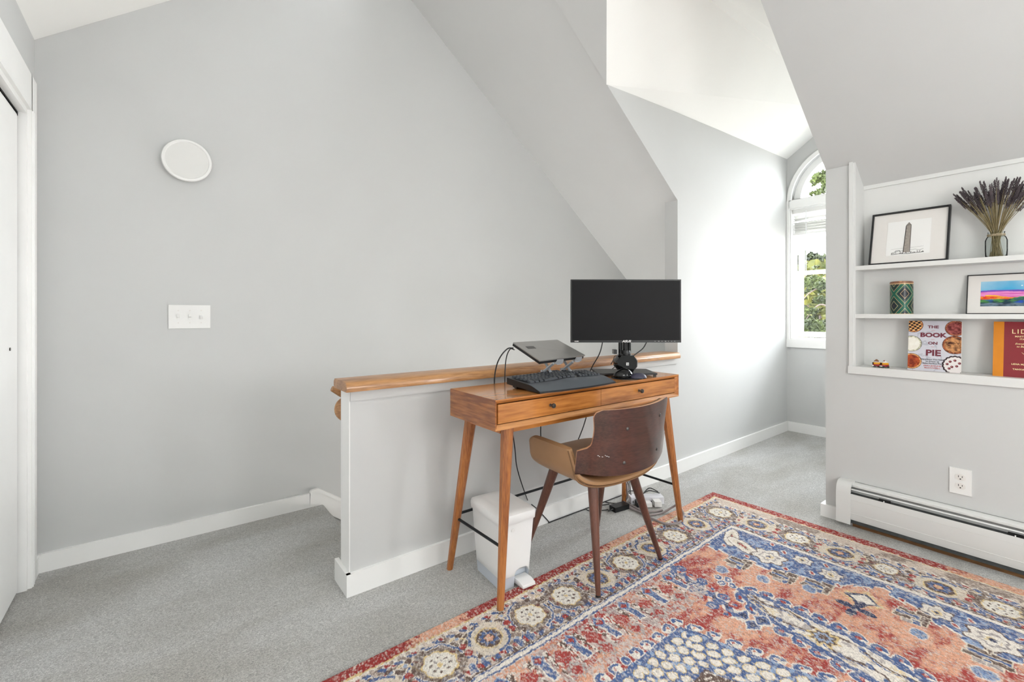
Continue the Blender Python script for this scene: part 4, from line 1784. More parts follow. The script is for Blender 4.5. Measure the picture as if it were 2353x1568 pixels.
# --- pie book
b1 = thing('hardback_book', 'cookbook with pies on its pale marbled cover leaning on the sill', 'book', (2.882, .494, SH3))
b1.rotation_euler = (0, math.atan2(.040, .235), math.radians(3))
BW, BH, BT = .186, .240, .024
bm = NB()
box(bm, (0, -BW / 2, 0), (.003, BW / 2, BH))
obj('front_board', bm, M['mat_board'], b1, bevel=.001)
bm = NB()
box(bm, (BT - .003, -BW / 2, 0), (BT, BW / 2, BH))
obj('back_board', bm, M['mat_board'], b1, bevel=.001)
bm = NB()
box(bm, (.003, -BW / 2 + .004, .004), (BT - .003, BW / 2 - .003, BH - .004))
obj('pages', bm, M['pages'], b1)
u_, v_ = np.meshgrid(np.linspace(0, BW, 240), np.linspace(0, BH, 310))     # u from left edge as seen
P = np.stack([np.full(u_.shape, -.0004), BW / 2 - u_, v_], -1)
m1 = vnoise(u_, v_, 14, 3, 4)
col = mixc(np.broadcast_to(K(206, 206, 214), P.shape), np.broadcast_to(K(176, 178, 188), P.shape), (np.abs(m1 - .5) < .02).astype(float) * .7 + .25 * m1)
nn = vnoise(u_, v_, 95, 4, 3)
n2 = vnoise(u_, v_, 230, 6, 2)
def disc(cx_, cy_, r):
    return np.sqrt((u_ - cx_) ** 2 + (v_ - cy_) ** 2) / r
def crust(cx_, cy_, r, fill0, fill1, rim, rim2, edge=K(50, 40, 36)):
    d = disc(cx_, cy_, r)
    col[d < 1.04] = edge
    m_ = d < 1.0
    f = mixc(np.broadcast_to(rim2, P.shape), np.broadcast_to(rim, P.shape), n2 * 2 - .5)
    col[m_] = f[m_]
    m_ = d < .84
    f = mixc(np.broadcast_to(fill0, P.shape), np.broadcast_to(fill1, P.shape), nn * 2.4 - .7)
    col[m_] = f[m_]
crust(.018, .219, .034, K(40, 22, 24), K(40, 22, 24), K(190, 110, 60), K(110, 60, 34))
d = disc(.018, .219, .034)
lat = ((np.floor((u_ * .9 + v_ * .2) / .0085) + np.floor((v_ - u_ * .15) / .0085)) % 2 == 0) & (d < .95)
col[lat] = (mixc(np.broadcast_to(K(206, 140, 78), P.shape), np.broadcast_to(K(238, 190, 126), P.shape), n2 * 2 - .4))[lat]
crust(.012, .128, .037, K(232, 228, 216), K(238, 236, 226), K(236, 234, 214), K(150, 150, 120))
crust(.014, .043, .036, K(120, 40, 22), K(186, 84, 40), K(232, 178, 116), K(170, 100, 60))
crust(.166, .206, .035, K(96, 32, 30), K(176, 92, 88), K(196, 120, 84), K(120, 60, 44))
crust(.164, .128, .041, K(70, 34, 22), K(210, 150, 96), K(190, 110, 66), K(96, 50, 34))
ang = np.arctan2(v_ - .034, u_ - .166)
d = disc(.166, .034, .042) / (1 + .07 * np.abs(np.sin(ang * 9)))
col[d < 1.0] = K(52, 36, 40)
col[d < .86] = K(226, 220, 218)
for (a_, b_) in ((.150, .050), (.166, .056), (.140, .038), (.156, .026), (.172, .030), (.147, .018), (.181, .044)):
    dd2 = disc(a_, b_, .0052)
    col[dd2 < 1] = K(104, 34, 44)
    col[disc(a_ - .001, b_ + .001, .002) < 1] = K(190, 120, 120)
cvr = grid_mesh('cover_print', P, col, M['print'], b1)
def bt(txt, size, z, m_, bold=0, sx=1.0, y=0.0, parent=b1, x=-.0010, spacing=1.0, align='CENTER', shear=0):
    o = text_mesh('lettering', txt, size, (x, y, z), (PI / 2, 0, -PI / 2), m_, parent, bold=bold, sx=sx, depth=.0002, spacing=spacing, align=align, shear=shear)
    return o
bt('THE', .0185, .2105, M['plum'], .0006, 1.15, y=.004)
bt('BOOK', .0280, .1710, M['plum'], .0013, 1.14, y=.004)
bt('ON', .0185, .1325, M['plum'], .0006, 1.15, y=.004)
bt('PIE', .0390, .0855, M['plum'], .0014, 1.10, y=.002)
for z in (.1935, .1505, .1155):
    bm = NB()
    box(bm, (-.0012, -.002, z - .0006), (-.0004, .010, z + .0006))
    obj('dash', bm, M['salmonink'], b1)
bt('Everything You Need', .0092, .0550, M['greyink'], .0002, 1.1, y=.004)
bt('to Know to', .0092, .0455, M['greyink'], .0002, 1.1, y=.004)
bt('Bake Perfect Pies', .0092, .0360, M['greyink'], .0002, 1.1, y=.004)
bt('ERIN JEANNE', .0088, .0245, M['salmonink'], .0002, 1.2, y=.004)
bt('McDOWELL', .0088, .0145, M['salmonink'], .0002, 1.2, y=.004)

# --- red cookbook
b2 = thing('hardback_book', 'dark red cookbook with an ochre spine edge leaning at the frame edge', 'book', (2.882, .192, SH3))
b2.rotation_euler = (0, math.atan2(.040, .235), math.radians(0))
BW2, BH2 = .218, .240
bm = NB()
box(bm, (0, -BW2 / 2, 0), (.003, BW2 / 2 - .032, BH2))
obj('front_board', bm, M['redcover'], b2, bevel=.001)
bm = NB()
box(bm, (0, BW2 / 2 - .032, 0), (.032, BW2 / 2, BH2))
obj('spine', bm, M['yellowspine'], b2, bevel=.002)
bm = NB()
box(bm, (.003, -BW2 / 2 + .003, .004), (.029, BW2 / 2 - .031, BH2 - .004))
obj('pages', bm, M['pages'], b2)
bm = NB()
box(bm, (.029, -BW2 / 2, 0), (.032, BW2 / 2 - .032, BH2))
obj('back_board', bm, M['redcover'], b2)
y0_ = BW2 / 2 - .054
def bl_(txt, size, z, bold, sx, dy, spacing=1.0, shear=0):
    bt(txt, size, z, M['creamink'], bold, sx, y=y0_ - dy, parent=b2, spacing=spacing, align='LEFT', shear=shear)
bl_("LIDIA'S", .0270, .1965, .0001, .95, 0, 1.25)
bl_('MASTERING THE ART OF', .0090, .1755, .0002, 1.1, .010)
bl_('ITALIAN CUISINE', .0090, .1640, .0002, 1.1, .024)
bl_('Everything You Need to Know', .0098, .1440, .0001, 1.0, .011, shear=.3)
bl_('to Be a Great Italian Cook', .0098, .1320, .0001, 1.0, .015, shear=.3)
bl_('LIDIA MATTICCHIO', .0092, .0560, .0002, 1.1, .001)
bl_('TANYA BASTIANICH', .0092, .0340, .0002, 1.1, .005)
bm = NB()
sw_ = spline([(-.0010, y0_ - .030, .108), (-.0010, y0_ - .038, .100), (-.0010, y0_ - .050, .097), (-.0010, y0_ - .070, .099), (-.0010, y0_ - .09, .106)], 6)
tube(bm, sw_, [.0003 + .0010 * math.sin(PI * i / (len(sw_) - 1)) for i in range(len(sw_))], 6)
tube(bm, [(-.001, y0_ - .046, .093), (-.001, y0_ - .047, .088)], .0007, 5)
obj('flourish', bm, M['creamink'], b2)

# --- two toy vehicles
for k, (ty, lab, grp) in enumerate(((.706, 'tiny red and yellow toy vehicle with a pointed load, nearer the shelf corner', 'a'), (.674, 'tiny red and yellow toy vehicle with a red knob on its roof', 'b'))):
    tv = thing('toy_vehicle', lab, 'toy', (2.872, ty, SH3), math.radians(-62 + 10 * k))
    def el(name, c_, s_, m_, par=tv, pw=.6):
        bm = NB()
        bmesh.ops.create_uvsphere(bm, u_segments=16, v_segments=10, radius=1)
        for v in bm.verts:
            x, y, z = v.co
            v.co = Vector((c_[0] + s_[0] * math.copysign(abs(x) ** pw, x), c_[1] + s_[1] * math.copysign(abs(y) ** pw, y), c_[2] + s_[2] * math.copysign(abs(z) ** pw, z)))
        return obj(name, bm, m_, par, smooth=True)
    el('lower_body', (0, 0, .0115), (.0175, .0125, .0065), M['toyred'])
    el('upper_body', (0, 0, .0205), (.0160, .0120, .0065), M['toyyellow'])
    el('roof', (0, 0, .0275), (.0150, .0115, .0022), M['toywhite'])
    el('bumper', (-.016, 0, .0085), (.0045, .0110, .0030), M['toywhite'])
    el('windscreen', (-.0152, 0, .0205), (.0015, .0085, .0035), M['dark'])
    for sx_ in (-.0095, .0095):
        for sy_ in (-.0115, .0115):
            bm = NB()
            lathe(bm, [(0, -.0025), (.0048, -.0025), (.0052, 0), (.0048, .0025), (0, .0025)], (sx_, sy_, .0052), 'Y', 14)
            obj('wheel', bm, M['black'], tv, smooth=True)
    if k == 0:
        bm = NB()
        lathe(bm, [(.0115, .029), (.010, .033), (.004, .039), (0, .041)], (0, 0, 0), 'Z', 12)
        obj('load', bm, M['lidwood'], tv)
    else:
        el('roof_step', (0, 0, .031), (.009, .008, .002), M['toywhite'])
        bm = NB()
        lathe(bm, [(0, .032), (.0028, .033), (.0032, .036), (0, .0385)], (-.003, -.003, 0), 'Z', 12)
        obj('roof_knob', bm, M['toyred'], tv, smooth=True)

# ================================================================ venetian blind
bd = thing('venetian_blind', 'white venetian blind drawn up to the top of the sash window', 'window blind', (XW + .06, 1.35, 2.07))
bm = NB()
box(bm, (-.028, -.432, -.045), (.024, .432, -.004))
obj('headrail', bm, M['blind'], bd, bevel=.003)
bm = NB()
arc = []
for k in range(6):
    a = -1 + 2 * k / 5
    arc.append((a * .024, .003 * (1 - a * a)))
for i in range(5):
    (x0, z0), (x1, z1) = arc[i], arc[i + 1]
    prism(bm, [(x0, -.43, z0), (x1, -.43, z1), (x1, .43, z1), (x0, .43, z0)], (0, 0, .0022))
tmp = obj('slat', bm, M['blind'], bd)
tmp.location = (0, 0, -.075)
tmp.rotation_euler = (0, .55, 0)
zz = -.100
for k in range(16):
    s_ = tmp.copy()
    C.objects.link(s_)
    s_.parent = bd
    s_.location = (.001 * math.sin(k * 2.1), .002 * math.sin(k * 1.3), zz)
    s_.rotation_euler = (0, .04 * math.sin(k * 1.7) + (.35 if k == 0 else 0), .002 * math.sin(k))
    zz -= .0068 if k > 1 else .016
bm = NB()
box(bm, (-.026, -.43, zz - .018), (.026, .43, zz))
obj('bottom_rail', bm, M['blind'], bd, bevel=.003)
bm = NB()
tube(bm, [(-.040, .318, -.03), (-.042, .316, -.60)], [.0045, .0045], 8)
tube(bm, [(-.042, .316, -.60), (-.042, .316, -.63)], [.006, .0065], 8)
obj('tilt_wand', bm, M['wand'], bd, smooth=True)

# ================================================================ cables
def cable(name, pts, r, m_, lab, cat='cable', grp=None):
    bm = NB()
    P_ = [Vector(p) for p in spline(pts, 7)]
    for p in P_:
        if p.z < .12:
            p.y = min(p.y, YH - .022)
            p.z = max(p.z, r + .001)
    tube(bm, P_, r, 7)
    o = obj(name, bm, m_, None, smooth=True)
    return tag(o, lab, cat, grp)


yb_ = DY1 + .018
cable('laptop_cable', [onD(1180, 800, 2.04), onD(1166, 802, 2.04), onY(1150, 820, yb_ - .03), onY(1140, 845, yb_), onY(1136, 880, yb_), onY(1140, 930, yb_), onY(1158, 965, yb_), onY(1170, 980, yb_)], .0030, M['cable'],
      'outer black cable looping from the laptop side over the desk rear')
cable('laptop_cable', [onD(1182, 804, 2.05), onD(1172, 803, 2.07), onY(1163, 825, yb_), onY(1160, 875, yb_), onY(1163, 930, yb_), onY(1176, 985, yb_), onY(1183, 1030, yb_), onY(1188, 1075, 1.70), onY(1205, 1130, 1.735), onZ(1225, 1178, .02), onZ(1243, 1192, .004), onZ(1262, 1194, .004), onZ(1300, 1182, .004), onZ(1345, 1167, .004), onZ(1400, 1159, .004)], .0026, M['cable'],
      'inner black cable from the laptop that runs on along the floor')
cable('monitor_cable', [onD(1386, 780, 2.34), onD(1378, 812, 2.34), onY(1360, 845, 1.66), onY(1352, 870, yb_), onY(1350, 940, yb_), onY(1343, 973, yb_), onY(1330, 1008, yb_), onY(1320, 1032, yb_), onY(1335, 1065, yb_), onY(1400, 1085, yb_), onY(1440, 1105, yb_), onZ(1446, 1135, .05)], .0028, M['cable'],
      'black cable hanging left of the monitor pole and behind the desk')
cable('monitor_cable', [onD(1488, 782, 2.34), onD(1478, 800, 2.34), onD(1462, 813, 2.33), onD(1449, 823, 2.32)], .0028, M['cable'],
      'black cable curving from the monitor underside to its pole')
cable('power_cable', [onY(1243, 960, yb_), onY(1243, 1006, yb_), onY(1252, 1045, yb_), onY(1300, 1066, yb_), onY(1380, 1080, yb_), onY(1440, 1100, yb_), onZ(1450, 1138, .05)], .0026, M['cable'],
      'black power lead hanging straight down behind the desk above the armrest')

# adapter, strip and grey cord on the floor
ap = onZ(1424, 1170, 0)
ad = thing('power_adapter', 'black laptop power adapter brick lying on the carpet', 'adapter', (2.018, 1.648, 0), -.12)
bm = NB()
box(bm, (-.052, -.024, .001), (.052, .024, .028))
obj('brick', bm, M['black'], ad, bevel=.004)
bm = NB()
tube(bm, [(-.052, 0, .014), (-.066, 0, .012), (-.082, 0, .008)], [.009, .006, .003], 8)
obj('strain_relief', bm, M['black'], ad)
cable('adapter_lead', [onZ(1398, 1172, .008), onZ(1376, 1174, .004), onZ(1352, 1174, .004), onZ(1345, 1165, .004), onZ(1352, 1158, .004), onZ(1375, 1151, .004), onZ(1400, 1156, .004), onZ(1430, 1159, .02)], .0026, M['cable'],
      'black adapter lead looping on the carpet behind the chair leg')
cable('desk_lead', [onZ(1352, 1160, .006), onZ(1376, 1149, .004), onZ(1400, 1141, .004), onZ(1424, 1138, .004), onZ(1440, 1130, .01), onZ(1465, 1128, .02)], .0024, M['cable'],
      'thin black lead running behind the rear desk leg on the carpet')
sp = onZ(1474, 1158, 0)
ps = thing('power_strip', 'white power strip full of plugs on the carpet under the desk', 'power strip', (2.215, 1.615, 0), -.62)
bm = NB()
box(bm, (-.095, -.028, .001), (.095, .028, .040))
obj('housing', bm, M['strip'], ps, bevel=.007)
for k, dx in enumerate((-.075, -.04, -.005, .03, .065)):
    bm = NB()
    box(bm, (dx - .012, -.0285, .010), (dx - .008, -.0280, .022))
    box(bm, (dx + .000, -.0285, .010), (dx + .004, -.0280, .022))
    box(bm, (dx + .010, -.0285, .012), (dx + .016, -.0280, .018))
    obj('socket_slots', bm, M['dark'], ps)
for dx, hh, m_ in ((.045, .030, 'plate'), (-.055, .028, 'black'), (-.010, .022, 'plate')):
    bm = NB()
    box(bm, (dx - .020, -.075, .004), (dx + .020, -.029, .004 + hh))
    obj('plug', bm, M[m_], ps, bevel=.004)
bm = NB()
tube(bm, spline([(-.03, .0, .045), (.02, .02, .06), (.05, .015, .058), (.085, .02, .046)], 5), .003, 6)
tube(bm, spline([(-.01, .02, .045), (.03, .03, .072), (.08, .03, .050)], 5), .003, 6)
obj('plug_lead', bm, M['black'], ps)
def flo(x, y, z=.006):
    return onZ(x, y, z)
cable('extension_cord', [flo(1440, 1110, .18), flo(1441, 1130, .09), flo(1442, 1142, .04), flo(1436, 1152), flo(1434, 1158), flo(1448, 1168), flo(1462, 1174), flo(1490, 1184), flo(1520, 1180), flo(1545, 1166, .03), flo(1556, 1162, .05), flo(1566, 1172, .04),
                         flo(1571, 1185, .020), flo(1562, 1200, .018), flo(1545, 1205, .018), flo(1525, 1203, .016), flo(1500, 1193, .012), flo(1478, 1182), flo(1455, 1170), flo(1440, 1160)], .0056, M['cord'],
      'grey extension cord looped around the far right desk leg', 'cord')
cable('extension_cord', [flo(1437, 1156), flo(1452, 1163), flo(1470, 1172), flo(1486, 1176), flo(1505, 1176), flo(1522, 1173)], .0056, M['cord'],
      'short grey cord coil lying in front of the power strip', 'cord')
# ================================================================ rug
RUG_O = Vector((2.656, 1.457, 0))
RUG_A = math.radians(1.2)
RU, RV = 3.045, 2.44            # full size of the rug
STEP = 0.0034


def build_rug():
    nu, nv = int(RU / STEP), int(RV / STEP)
    u1 = np.linspace(0, RU, nu)
    v1 = np.linspace(0, RV, nv)
    Uf, Vf = np.meshgrid(u1, v1)
    HU, HV = RU / 2, RV / 2
    # hand-woven irregularity, then fold into one quadrant
    jit = .010
    wu = (vnoise(Uf, Vf, 22, 21, 2) - .5) * jit + (vnoise(Uf, Vf, 90, 22, 1) - .5) * .006
    wv = (vnoise(Uf, Vf, 22, 23, 2) - .5) * jit + (vnoise(Uf, Vf, 90, 24, 1) - .5) * .006
    U = HU - np.abs(Uf - HU) + wu
    V = HV - np.abs(Vf - HV) + wv
    n_lo = vnoise(Uf, Vf, 3.2, 1, 2)
    n_md = vnoise(Uf, Vf, 11, 2, 3)
    n_fi = vnoise(Uf, Vf, 60, 3, 2)
    n_vf = vnoise(Uf, Vf * .6, 210, 4, 2)
    red, maroon, salmon = K(168, 66, 62), K(128, 42, 42), K(222, 166, 138)
    cream, ivory = K(226, 216, 198), K(236, 230, 220)
    blue, lblue, navy = K(78, 104, 152), K(146, 168, 200), K(52, 66, 100)
    brown, grey, gold = K(104, 86, 78), K(168, 160, 158), K(222, 198, 142)
    sh_ = U.shape + (3,)
    B = lambda c: np.broadcast_to(c, sh_)

    # field : salmon with worn red patches
    n_st = vnoise(Uf * .35, Vf, 26, 9, 3)
    t = (n_md * .45 + n_lo * .35 + n_st * .20 - .47) * 8 + (n_vf - .5) * 3.4 + (n_fi - .5) * 2.0 + (n_st - .5) * 3
    col = mixc(B(salmon), B(red), t + .62)
    col = mixc(col, B(grey), ((n_vf > .66) & (n_fi > .5)).astype(float) * .7)

    def put(mask, c, a=1.0):
        mask = mask.astype(float)[..., None] * a if a < 1 else mask[..., None]
        nonlocal col
        col = np.where(mask > 0, (col * (1 - mask) + c * mask) if a < 1 else c, col)

    def ell(cx, cy, rx, ry=None, ang=0.0):
        ry = ry or rx
        dx, dy = U - cx, V - cy
        c, s = math.cos(ang), math.sin(ang)
        return np.sqrt(((dx * c + dy * s) / rx) ** 2 + ((-dx * s + dy * c) / ry) ** 2)

    def outlined(mask_fn, c, oc=ivory, w=1.18):
        """mask_fn returns a normalised distance"""
        d = mask_fn
        put(d < w, oc)
        put(d < 1, c)

    # ---- blue end panel along the short side with flowers, frets and dots
    vb = [0, .32, .42, .50, .60, .70, .80, .86, .92, 1.0, 1.08, 1.15, 1.23]
    ub = [.62, .63, .665, .625, .62, .585, .56, .45, .43, .47, .52, .56, .60]
    UB = np.interp(V, vb, ub) + .012 * np.sign(np.sin(V * 60))
    put((U < UB + .010) & (U > .36), ivory)
    put((U < UB) & (U > .36), blue)
    put((U < UB) & (U > .36) & (n_fi > .62), lblue)
    put((U < UB) & (U > .36) & (n_md > .60) & (n_vf > .5), lblue)
    # paisley and big flowers
    def paisley(cx, cy, L_, W_, ang):
        put(ell(cx, cy, L_ * 1.15, W_ * 1.25, ang) < 1, brown)
        put(ell(cx, cy, L_ * 1.08, W_ * 1.12, ang) < 1, ivory)
        put(ell(cx, cy, L_ * .72, W_ * .62, ang) < 1, cream)
        put((ell(cx, cy, L_ * .50, W_ * .40, ang) < 1) & (n_fi > .45), brown)
        put((ell(cx, cy, L_ * .30, W_ * .22, ang) < 1), red)
    paisley(.480, .345, .085, .026, .35)
    paisley(.520, .415, .080, .030, 1.1)
    for (cx, cy, R) in ((.525, .535, .060), (.440, .640, .032), (.475, .755, .036), (.455, 1.075, .040), (.500, 1.22, .062)):
        ang = np.arctan2(V - cy, U - cx)
        d = np.hypot(U - cx, V - cy) / (R * (1 + .16 * np.cos(ang * 6)))
        put(d < 1.12, brown)
        put(d < 1.0, ivory)
        put((np.abs(d - .55) < .07), grey)
        put((d < .34) & (n_fi > .42), gold)
        put(d < .16, navy)
    for (cx, cy) in ((.585, .36), (.60, .47), (.575, .62), (.52, .70), (.40, .50), (.41, .72), (.48, .87), (.40, .93), (.46, .98), (.50, 1.13), (.42, 1.16), (.43, .56), (.54, .80)):
        put(ell(cx, cy, .018, .010, .6) < 1, ivory)
        put(ell(cx, cy, .013, .006, .6) < 1, red)
    # stepped frets
    for (cx, cy) in ((.665, .465), (.625, .628), (.590, .742), (.530, 1.020), (.600, 1.205)):
        for dx, dy, rx, ry, c in ((0, 0, .012, .036, brown), (.020, .004, .011, .040, blue), (.040, -.012, .011, .030, brown), (.022, .040, .034, .010, brown),
                                  (.052, .022, .012, .012, blue), (.062, -.002, .010, .014, grey), (-.02, .030, .012, .018, brown)):
            m_ = (np.abs(U - cx - dx) < rx + .004) & (np.abs(V - cy - dy) < ry + .004)
            put(m_, cream)
            m_ = (np.abs(U - cx - dx) < rx) & (np.abs(V - cy - dy) < ry)
            put(m_, c)
    for (cx, cy) in ((.789, .455), (.725, .592), (.655, .735), (.650, 1.060), (.725, 1.213)):
        put(ell(cx, cy, .034, .026, .5) < 1, ivory, .7)
        put(ell(cx, cy, .029, .022, .5) < 1, lblue)
        put((ell(cx, cy, .025, .018, .5) < 1) & (n_vf > .48), blue)
    # diamond and star
    dm = np.abs(U - .574) + np.abs(V - .885)
    put(dm < .085, salmon)
    put((dm < .075) & (n_vf > .5), gold)
    put(dm < .055, navy)
    put(dm < .040, ivory)
    ang = np.arctan2(V - .885, U - .655)
    rr_ = np.hypot(U - .655, V - .885)
    put(rr_ < .052 * np.abs(np.cos(2 * ang + .2)) ** 2.2 + .012, navy)

    # ---- ivory arrow band with hooks
    vl = [.45, .56, .62, .70, .80, .91, 1.03, 1.12, 1.23]
    ul = [.868, .868, .852, .845, .842, .846, .872, .895, .905]
    ur = [.872, .876, .925, .968, .985, 1.000, 1.022, 1.035, 1.045]
    UL = np.interp(V, vl, ul)
    UR_ = np.interp(V, vl, ur)
    inb = (U > UL) & (U < UR_) & (V > .555)
    per = .058
    for side, E_, sg in (('l', UL, -1), ('r', UR_, 1)):
        ph = ((V - .56) / per) % 1.0
        on = V > .555
        dx = (U - E_) * sg
        dy = (ph - .5) * per
        ring = np.hypot(dx - .020, dy)
        hook = (np.abs(ring - .016) < .0078) & ~((dy > .004) & (dx > .012) & (dx < .022))
        put(on & (np.abs(ring - .016) < .0115) & (dx > -.01), ivory)
        put(on & (dx > -.030) & (dx < .010), ivory)
        put(on & hook & (dx > -.01), blue)
        put(on & (dx > -.022 + .010 * np.cos(ph * 2 * PI)) & (dx < .006), blue)
        put(on & (np.hypot(dx - .020, dy) < .008), red)
    inb2 = (U > UL + .016) & (U < UR_ - .016) & (V > .60)
    put(inb2, ivory)
    put(inb2 & (n_md > .55) & (n_vf > .5), gold, .8)
    put(inb2 & (n_fi > .66), grey, .8)
    mid = (UL + UR_) / 2
    wd = (UR_ - UL)
    for k in (-.22, .20):
        line = mid + wd * k + .012 * np.sin(V * 34 + k * 9)
        put(inb2 & (np.abs(U - line) < .0042), brown)
        put(inb2 & (np.abs(U - line - .009) < .0026) & (n_md > .45), blue)
    for q_, (dv, du) in enumerate(((.66, .2), (.70, -.3), (.735, .25), (.78, .30), (.80, -.25), (.93, .3), (.96, -.3), (1.0, .1), (1.05, .28), (1.09, -.22), (1.13, .30))):
        cx = np.interp(dv, vl, [(a + b) / 2 for a, b in zip(ul, ur)]) + du * np.interp(dv, vl, [b - a for a, b in zip(ul, ur)])
        put(ell(cx, dv, .013, .009, .8) < 1, blue)
    for (cx, cy, R) in ((.925, .865, .034), (.965, 1.20, .040)):
        ang = np.arctan2(V - cy, U - cx)
        d = np.hypot(U - cx, V - cy) / (R * (1 + .18 * np.cos(ang * 8)))
        put(d < 1.25, gold)
        put(d < 1.0, brown)
        put(d < .72, lblue)
        put(d < .42, brown)
    for (cx, cy) in ((.858, .470), (.845, .505), (.885, .500), (.868, .535)):
        put(ell(cx, cy, .022, .017, .5) < 1, ivory)
        put(ell(cx, cy, .018, .013, .5) < 1, blue)
        put(ell(cx, cy, .007, .005, .5) < 1, ivory)
    for (cx, cy) in ((1.020, .640), (1.045, .690), (.995, .700)):
        dm = np.abs(U - cx) / .034 + np.abs(V - cy) / .026
        put(dm < 1.25, ivory)
        put(dm < 1.0, blue)
        put(dm < .5, navy)
    # ---- blue arabesque crossing the field
    SV = [.30, .323, .443, .552, .628, .70]
    SU = [.940, .954, .977, 1.010, 1.030, 1.035]
    SL = np.interp(V, SV, SU) + .014 * np.sin(V * 95)
    ds_ = np.abs(U - SL)
    on = (V > .30) & (V < .66)
    put(on & (ds_ < .034) & (n_fi > .35), ivory, .9)
    put(on & (ds_ < .020 + .008 * np.sin(V * 140)), blue)
    put(on & (ds_ < .012) & (np.sin(V * 110) > .5), navy)
    for k in range(6):
        cy = .34 + .052 * k
        cx = np.interp(cy, SV, SU)
        for sg in (-1, 1):
            rr_ = np.hypot(U - cx - sg * .040, V - cy)
            put(np.abs(rr_ - .016) < .006, red if k % 2 else blue)
            put(rr_ < .008, blue)
    # ---- teeth along the long border
    tz = (V > .30) & (V < .50) & (U > .96)
    put(tz & (n_vf + n_fi * .5 > .72), K(206, 196, 190), .75)
    put(tz & (n_md > .52) & (n_fi > .42), grey, .6)
    for k in range(-4, 5):
        u0 = 1.523 + .143 * (k + .5)
        if u0 > 1.55:
            continue
        if u0 < 1.0:
            continue
        tw = (np.abs(U - u0) < .017) & (V > .325) & (V < .435)
        put(tw, ivory)
        tw = (np.abs(U - u0) < .0125) & (V > .325) & (V < .430)
        put(tw, blue)
        dm = np.abs(U - u0) / .024 + np.abs(V - .345) / .026
        put(dm < 1.2, lblue)
        put(dm < 1.0, blue)
        put(dm < .62, red)
        for sg in (-1, 1):
            g_ = (np.abs(U - u0 - sg * .034) < .011 * (1 - (V - .33) / .14)) & (V > .33) & (V < .47)
            put(g_ & (n_fi > .38), brown)
            g_ = (np.abs(U - u0 - sg * .034) < .016 * (1 - (V - .33) / .14)) & (V > .33) & (V < .47) & (n_vf > .55)
            put(g_, ivory)
        dm = np.abs(U - u0 - .0715) + np.abs(V - .385)
        put((dm < .036) & (n_vf > .3), red)
        dm = np.abs(U - u0 - .0715) + np.abs(V - .445)
        put((dm < .040) & (n_vf > .40), grey)
        put((dm < .022), red)
    # ---- central medallion
    UM = np.interp(V, [.5, .525, .61, .72, .83, 1.0, 1.23], [1.27, 1.250, 1.222, 1.198, 1.160, 1.10, 1.05])
    di = np.minimum(V - .535, (U - UM) * .96)
    # stepped / hooked outer edge
    ph = np.where(V - .535 < (U - UM) * .96, U, V) / .060
    ph = ph % 1.0
    dy = (ph - .5) * .060
    ring = np.hypot(di + .018, dy)
    put((di > -.040) & (di < .01) & (np.abs(ring - .015) < .010), ivory)
    put((di > -.036) & (di < .01) & (np.abs(ring - .015) < .0065) & ~((dy > .002) & (di > -.022)), blue)
    put((di > -.002), ivory)
    put((di > .0) & (di < .16), blue)
    put((di > .0) & (di < .16) & (n_fi > .64), lblue)
    # ivory lozenges on blue
    s_al = np.where(V - .535 < (U - UM) * .96, U, V)
    for row, (d0, off, rx, ry) in enumerate(((.036, 0, .014, .015), (.070, .5, .016, .015), (.104, 0, .015, .014), (.134, .5, .013, .010))):
        ph = ((s_al / .048 + off + .25 * (n_md - .5)) % 1.0 - .5) * .048
        d = np.sqrt((ph / rx) ** 2 + ((di - d0) / ry) ** 2)
        put((d < 1.18) & (di > .008), gold)
        put((d < 1.0) & (di > .008), ivory)
    put((di > .150), brown)
    put((di > .150) & (n_vf > .66), ivory)
    dd_ = di - .185
    put((dd_ > 0), ivory)
    cxs = [(1.523, 1.22, .36, .40)]
    ph1 = ((U / .075) % 1 - .5) * .075
    ph2 = ((V / .075) % 1 - .5) * .075
    put((dd_ > .012) & (np.hypot(ph1, ph2) < .014), brown)
    put((dd_ > .012) & (n_fi > .64), gold, .8)
    put((dd_ > .08) & (dd_ < .10), brown)
    put((dd_ > .12) & (n_md > .52), red)
    put((dd_ > .12) & (n_md < .36), blue)

    # ================= borders
    su = U / .385
    sv = V / .305
    lon = sv <= su                   # long side border (runs along u)
    q = np.minimum(su, sv)           # 0 edge .. 1 inner edge
    W_ = np.where(lon, .305, .385)
    qm = q * W_                      # metres inwards
    s = np.where(lon, U, V)
    half = np.where(lon, HU, HV)
    inside = q < 1.0
    put(inside, cream)
    ground = np.clip((n_md - .42) * 6 + (n_vf - .5) * 2, 0, 1)
    bcol = mixc(B(K(150, 134, 124)), B(K(214, 198, 184)), ground)
    col = np.where((inside)[..., None], bcol, col)
    t0 = np.where(lon, .048, .062)
    cen = np.where(lon, .166, .243)
    # scrolling vines
    for amp, wl, ph_, c_, th_ in ((.060, .373, 0.0, blue, .0058), (.060, .373, PI, brown, .0065), (.075, .1865, .8, blue, .0042), (.030, .1865, 2.2, brown, .009), (.085, .373, 1.2, red, .0035), (.070, .1865, 3.6, gold, .0030)):
        y_ = cen + amp * np.sin(2 * PI * s / wl + ph_)
        put(inside & (np.abs(qm - y_) < th_ + .004), cream)
        put(inside & (np.abs(qm - y_) < th_), c_)
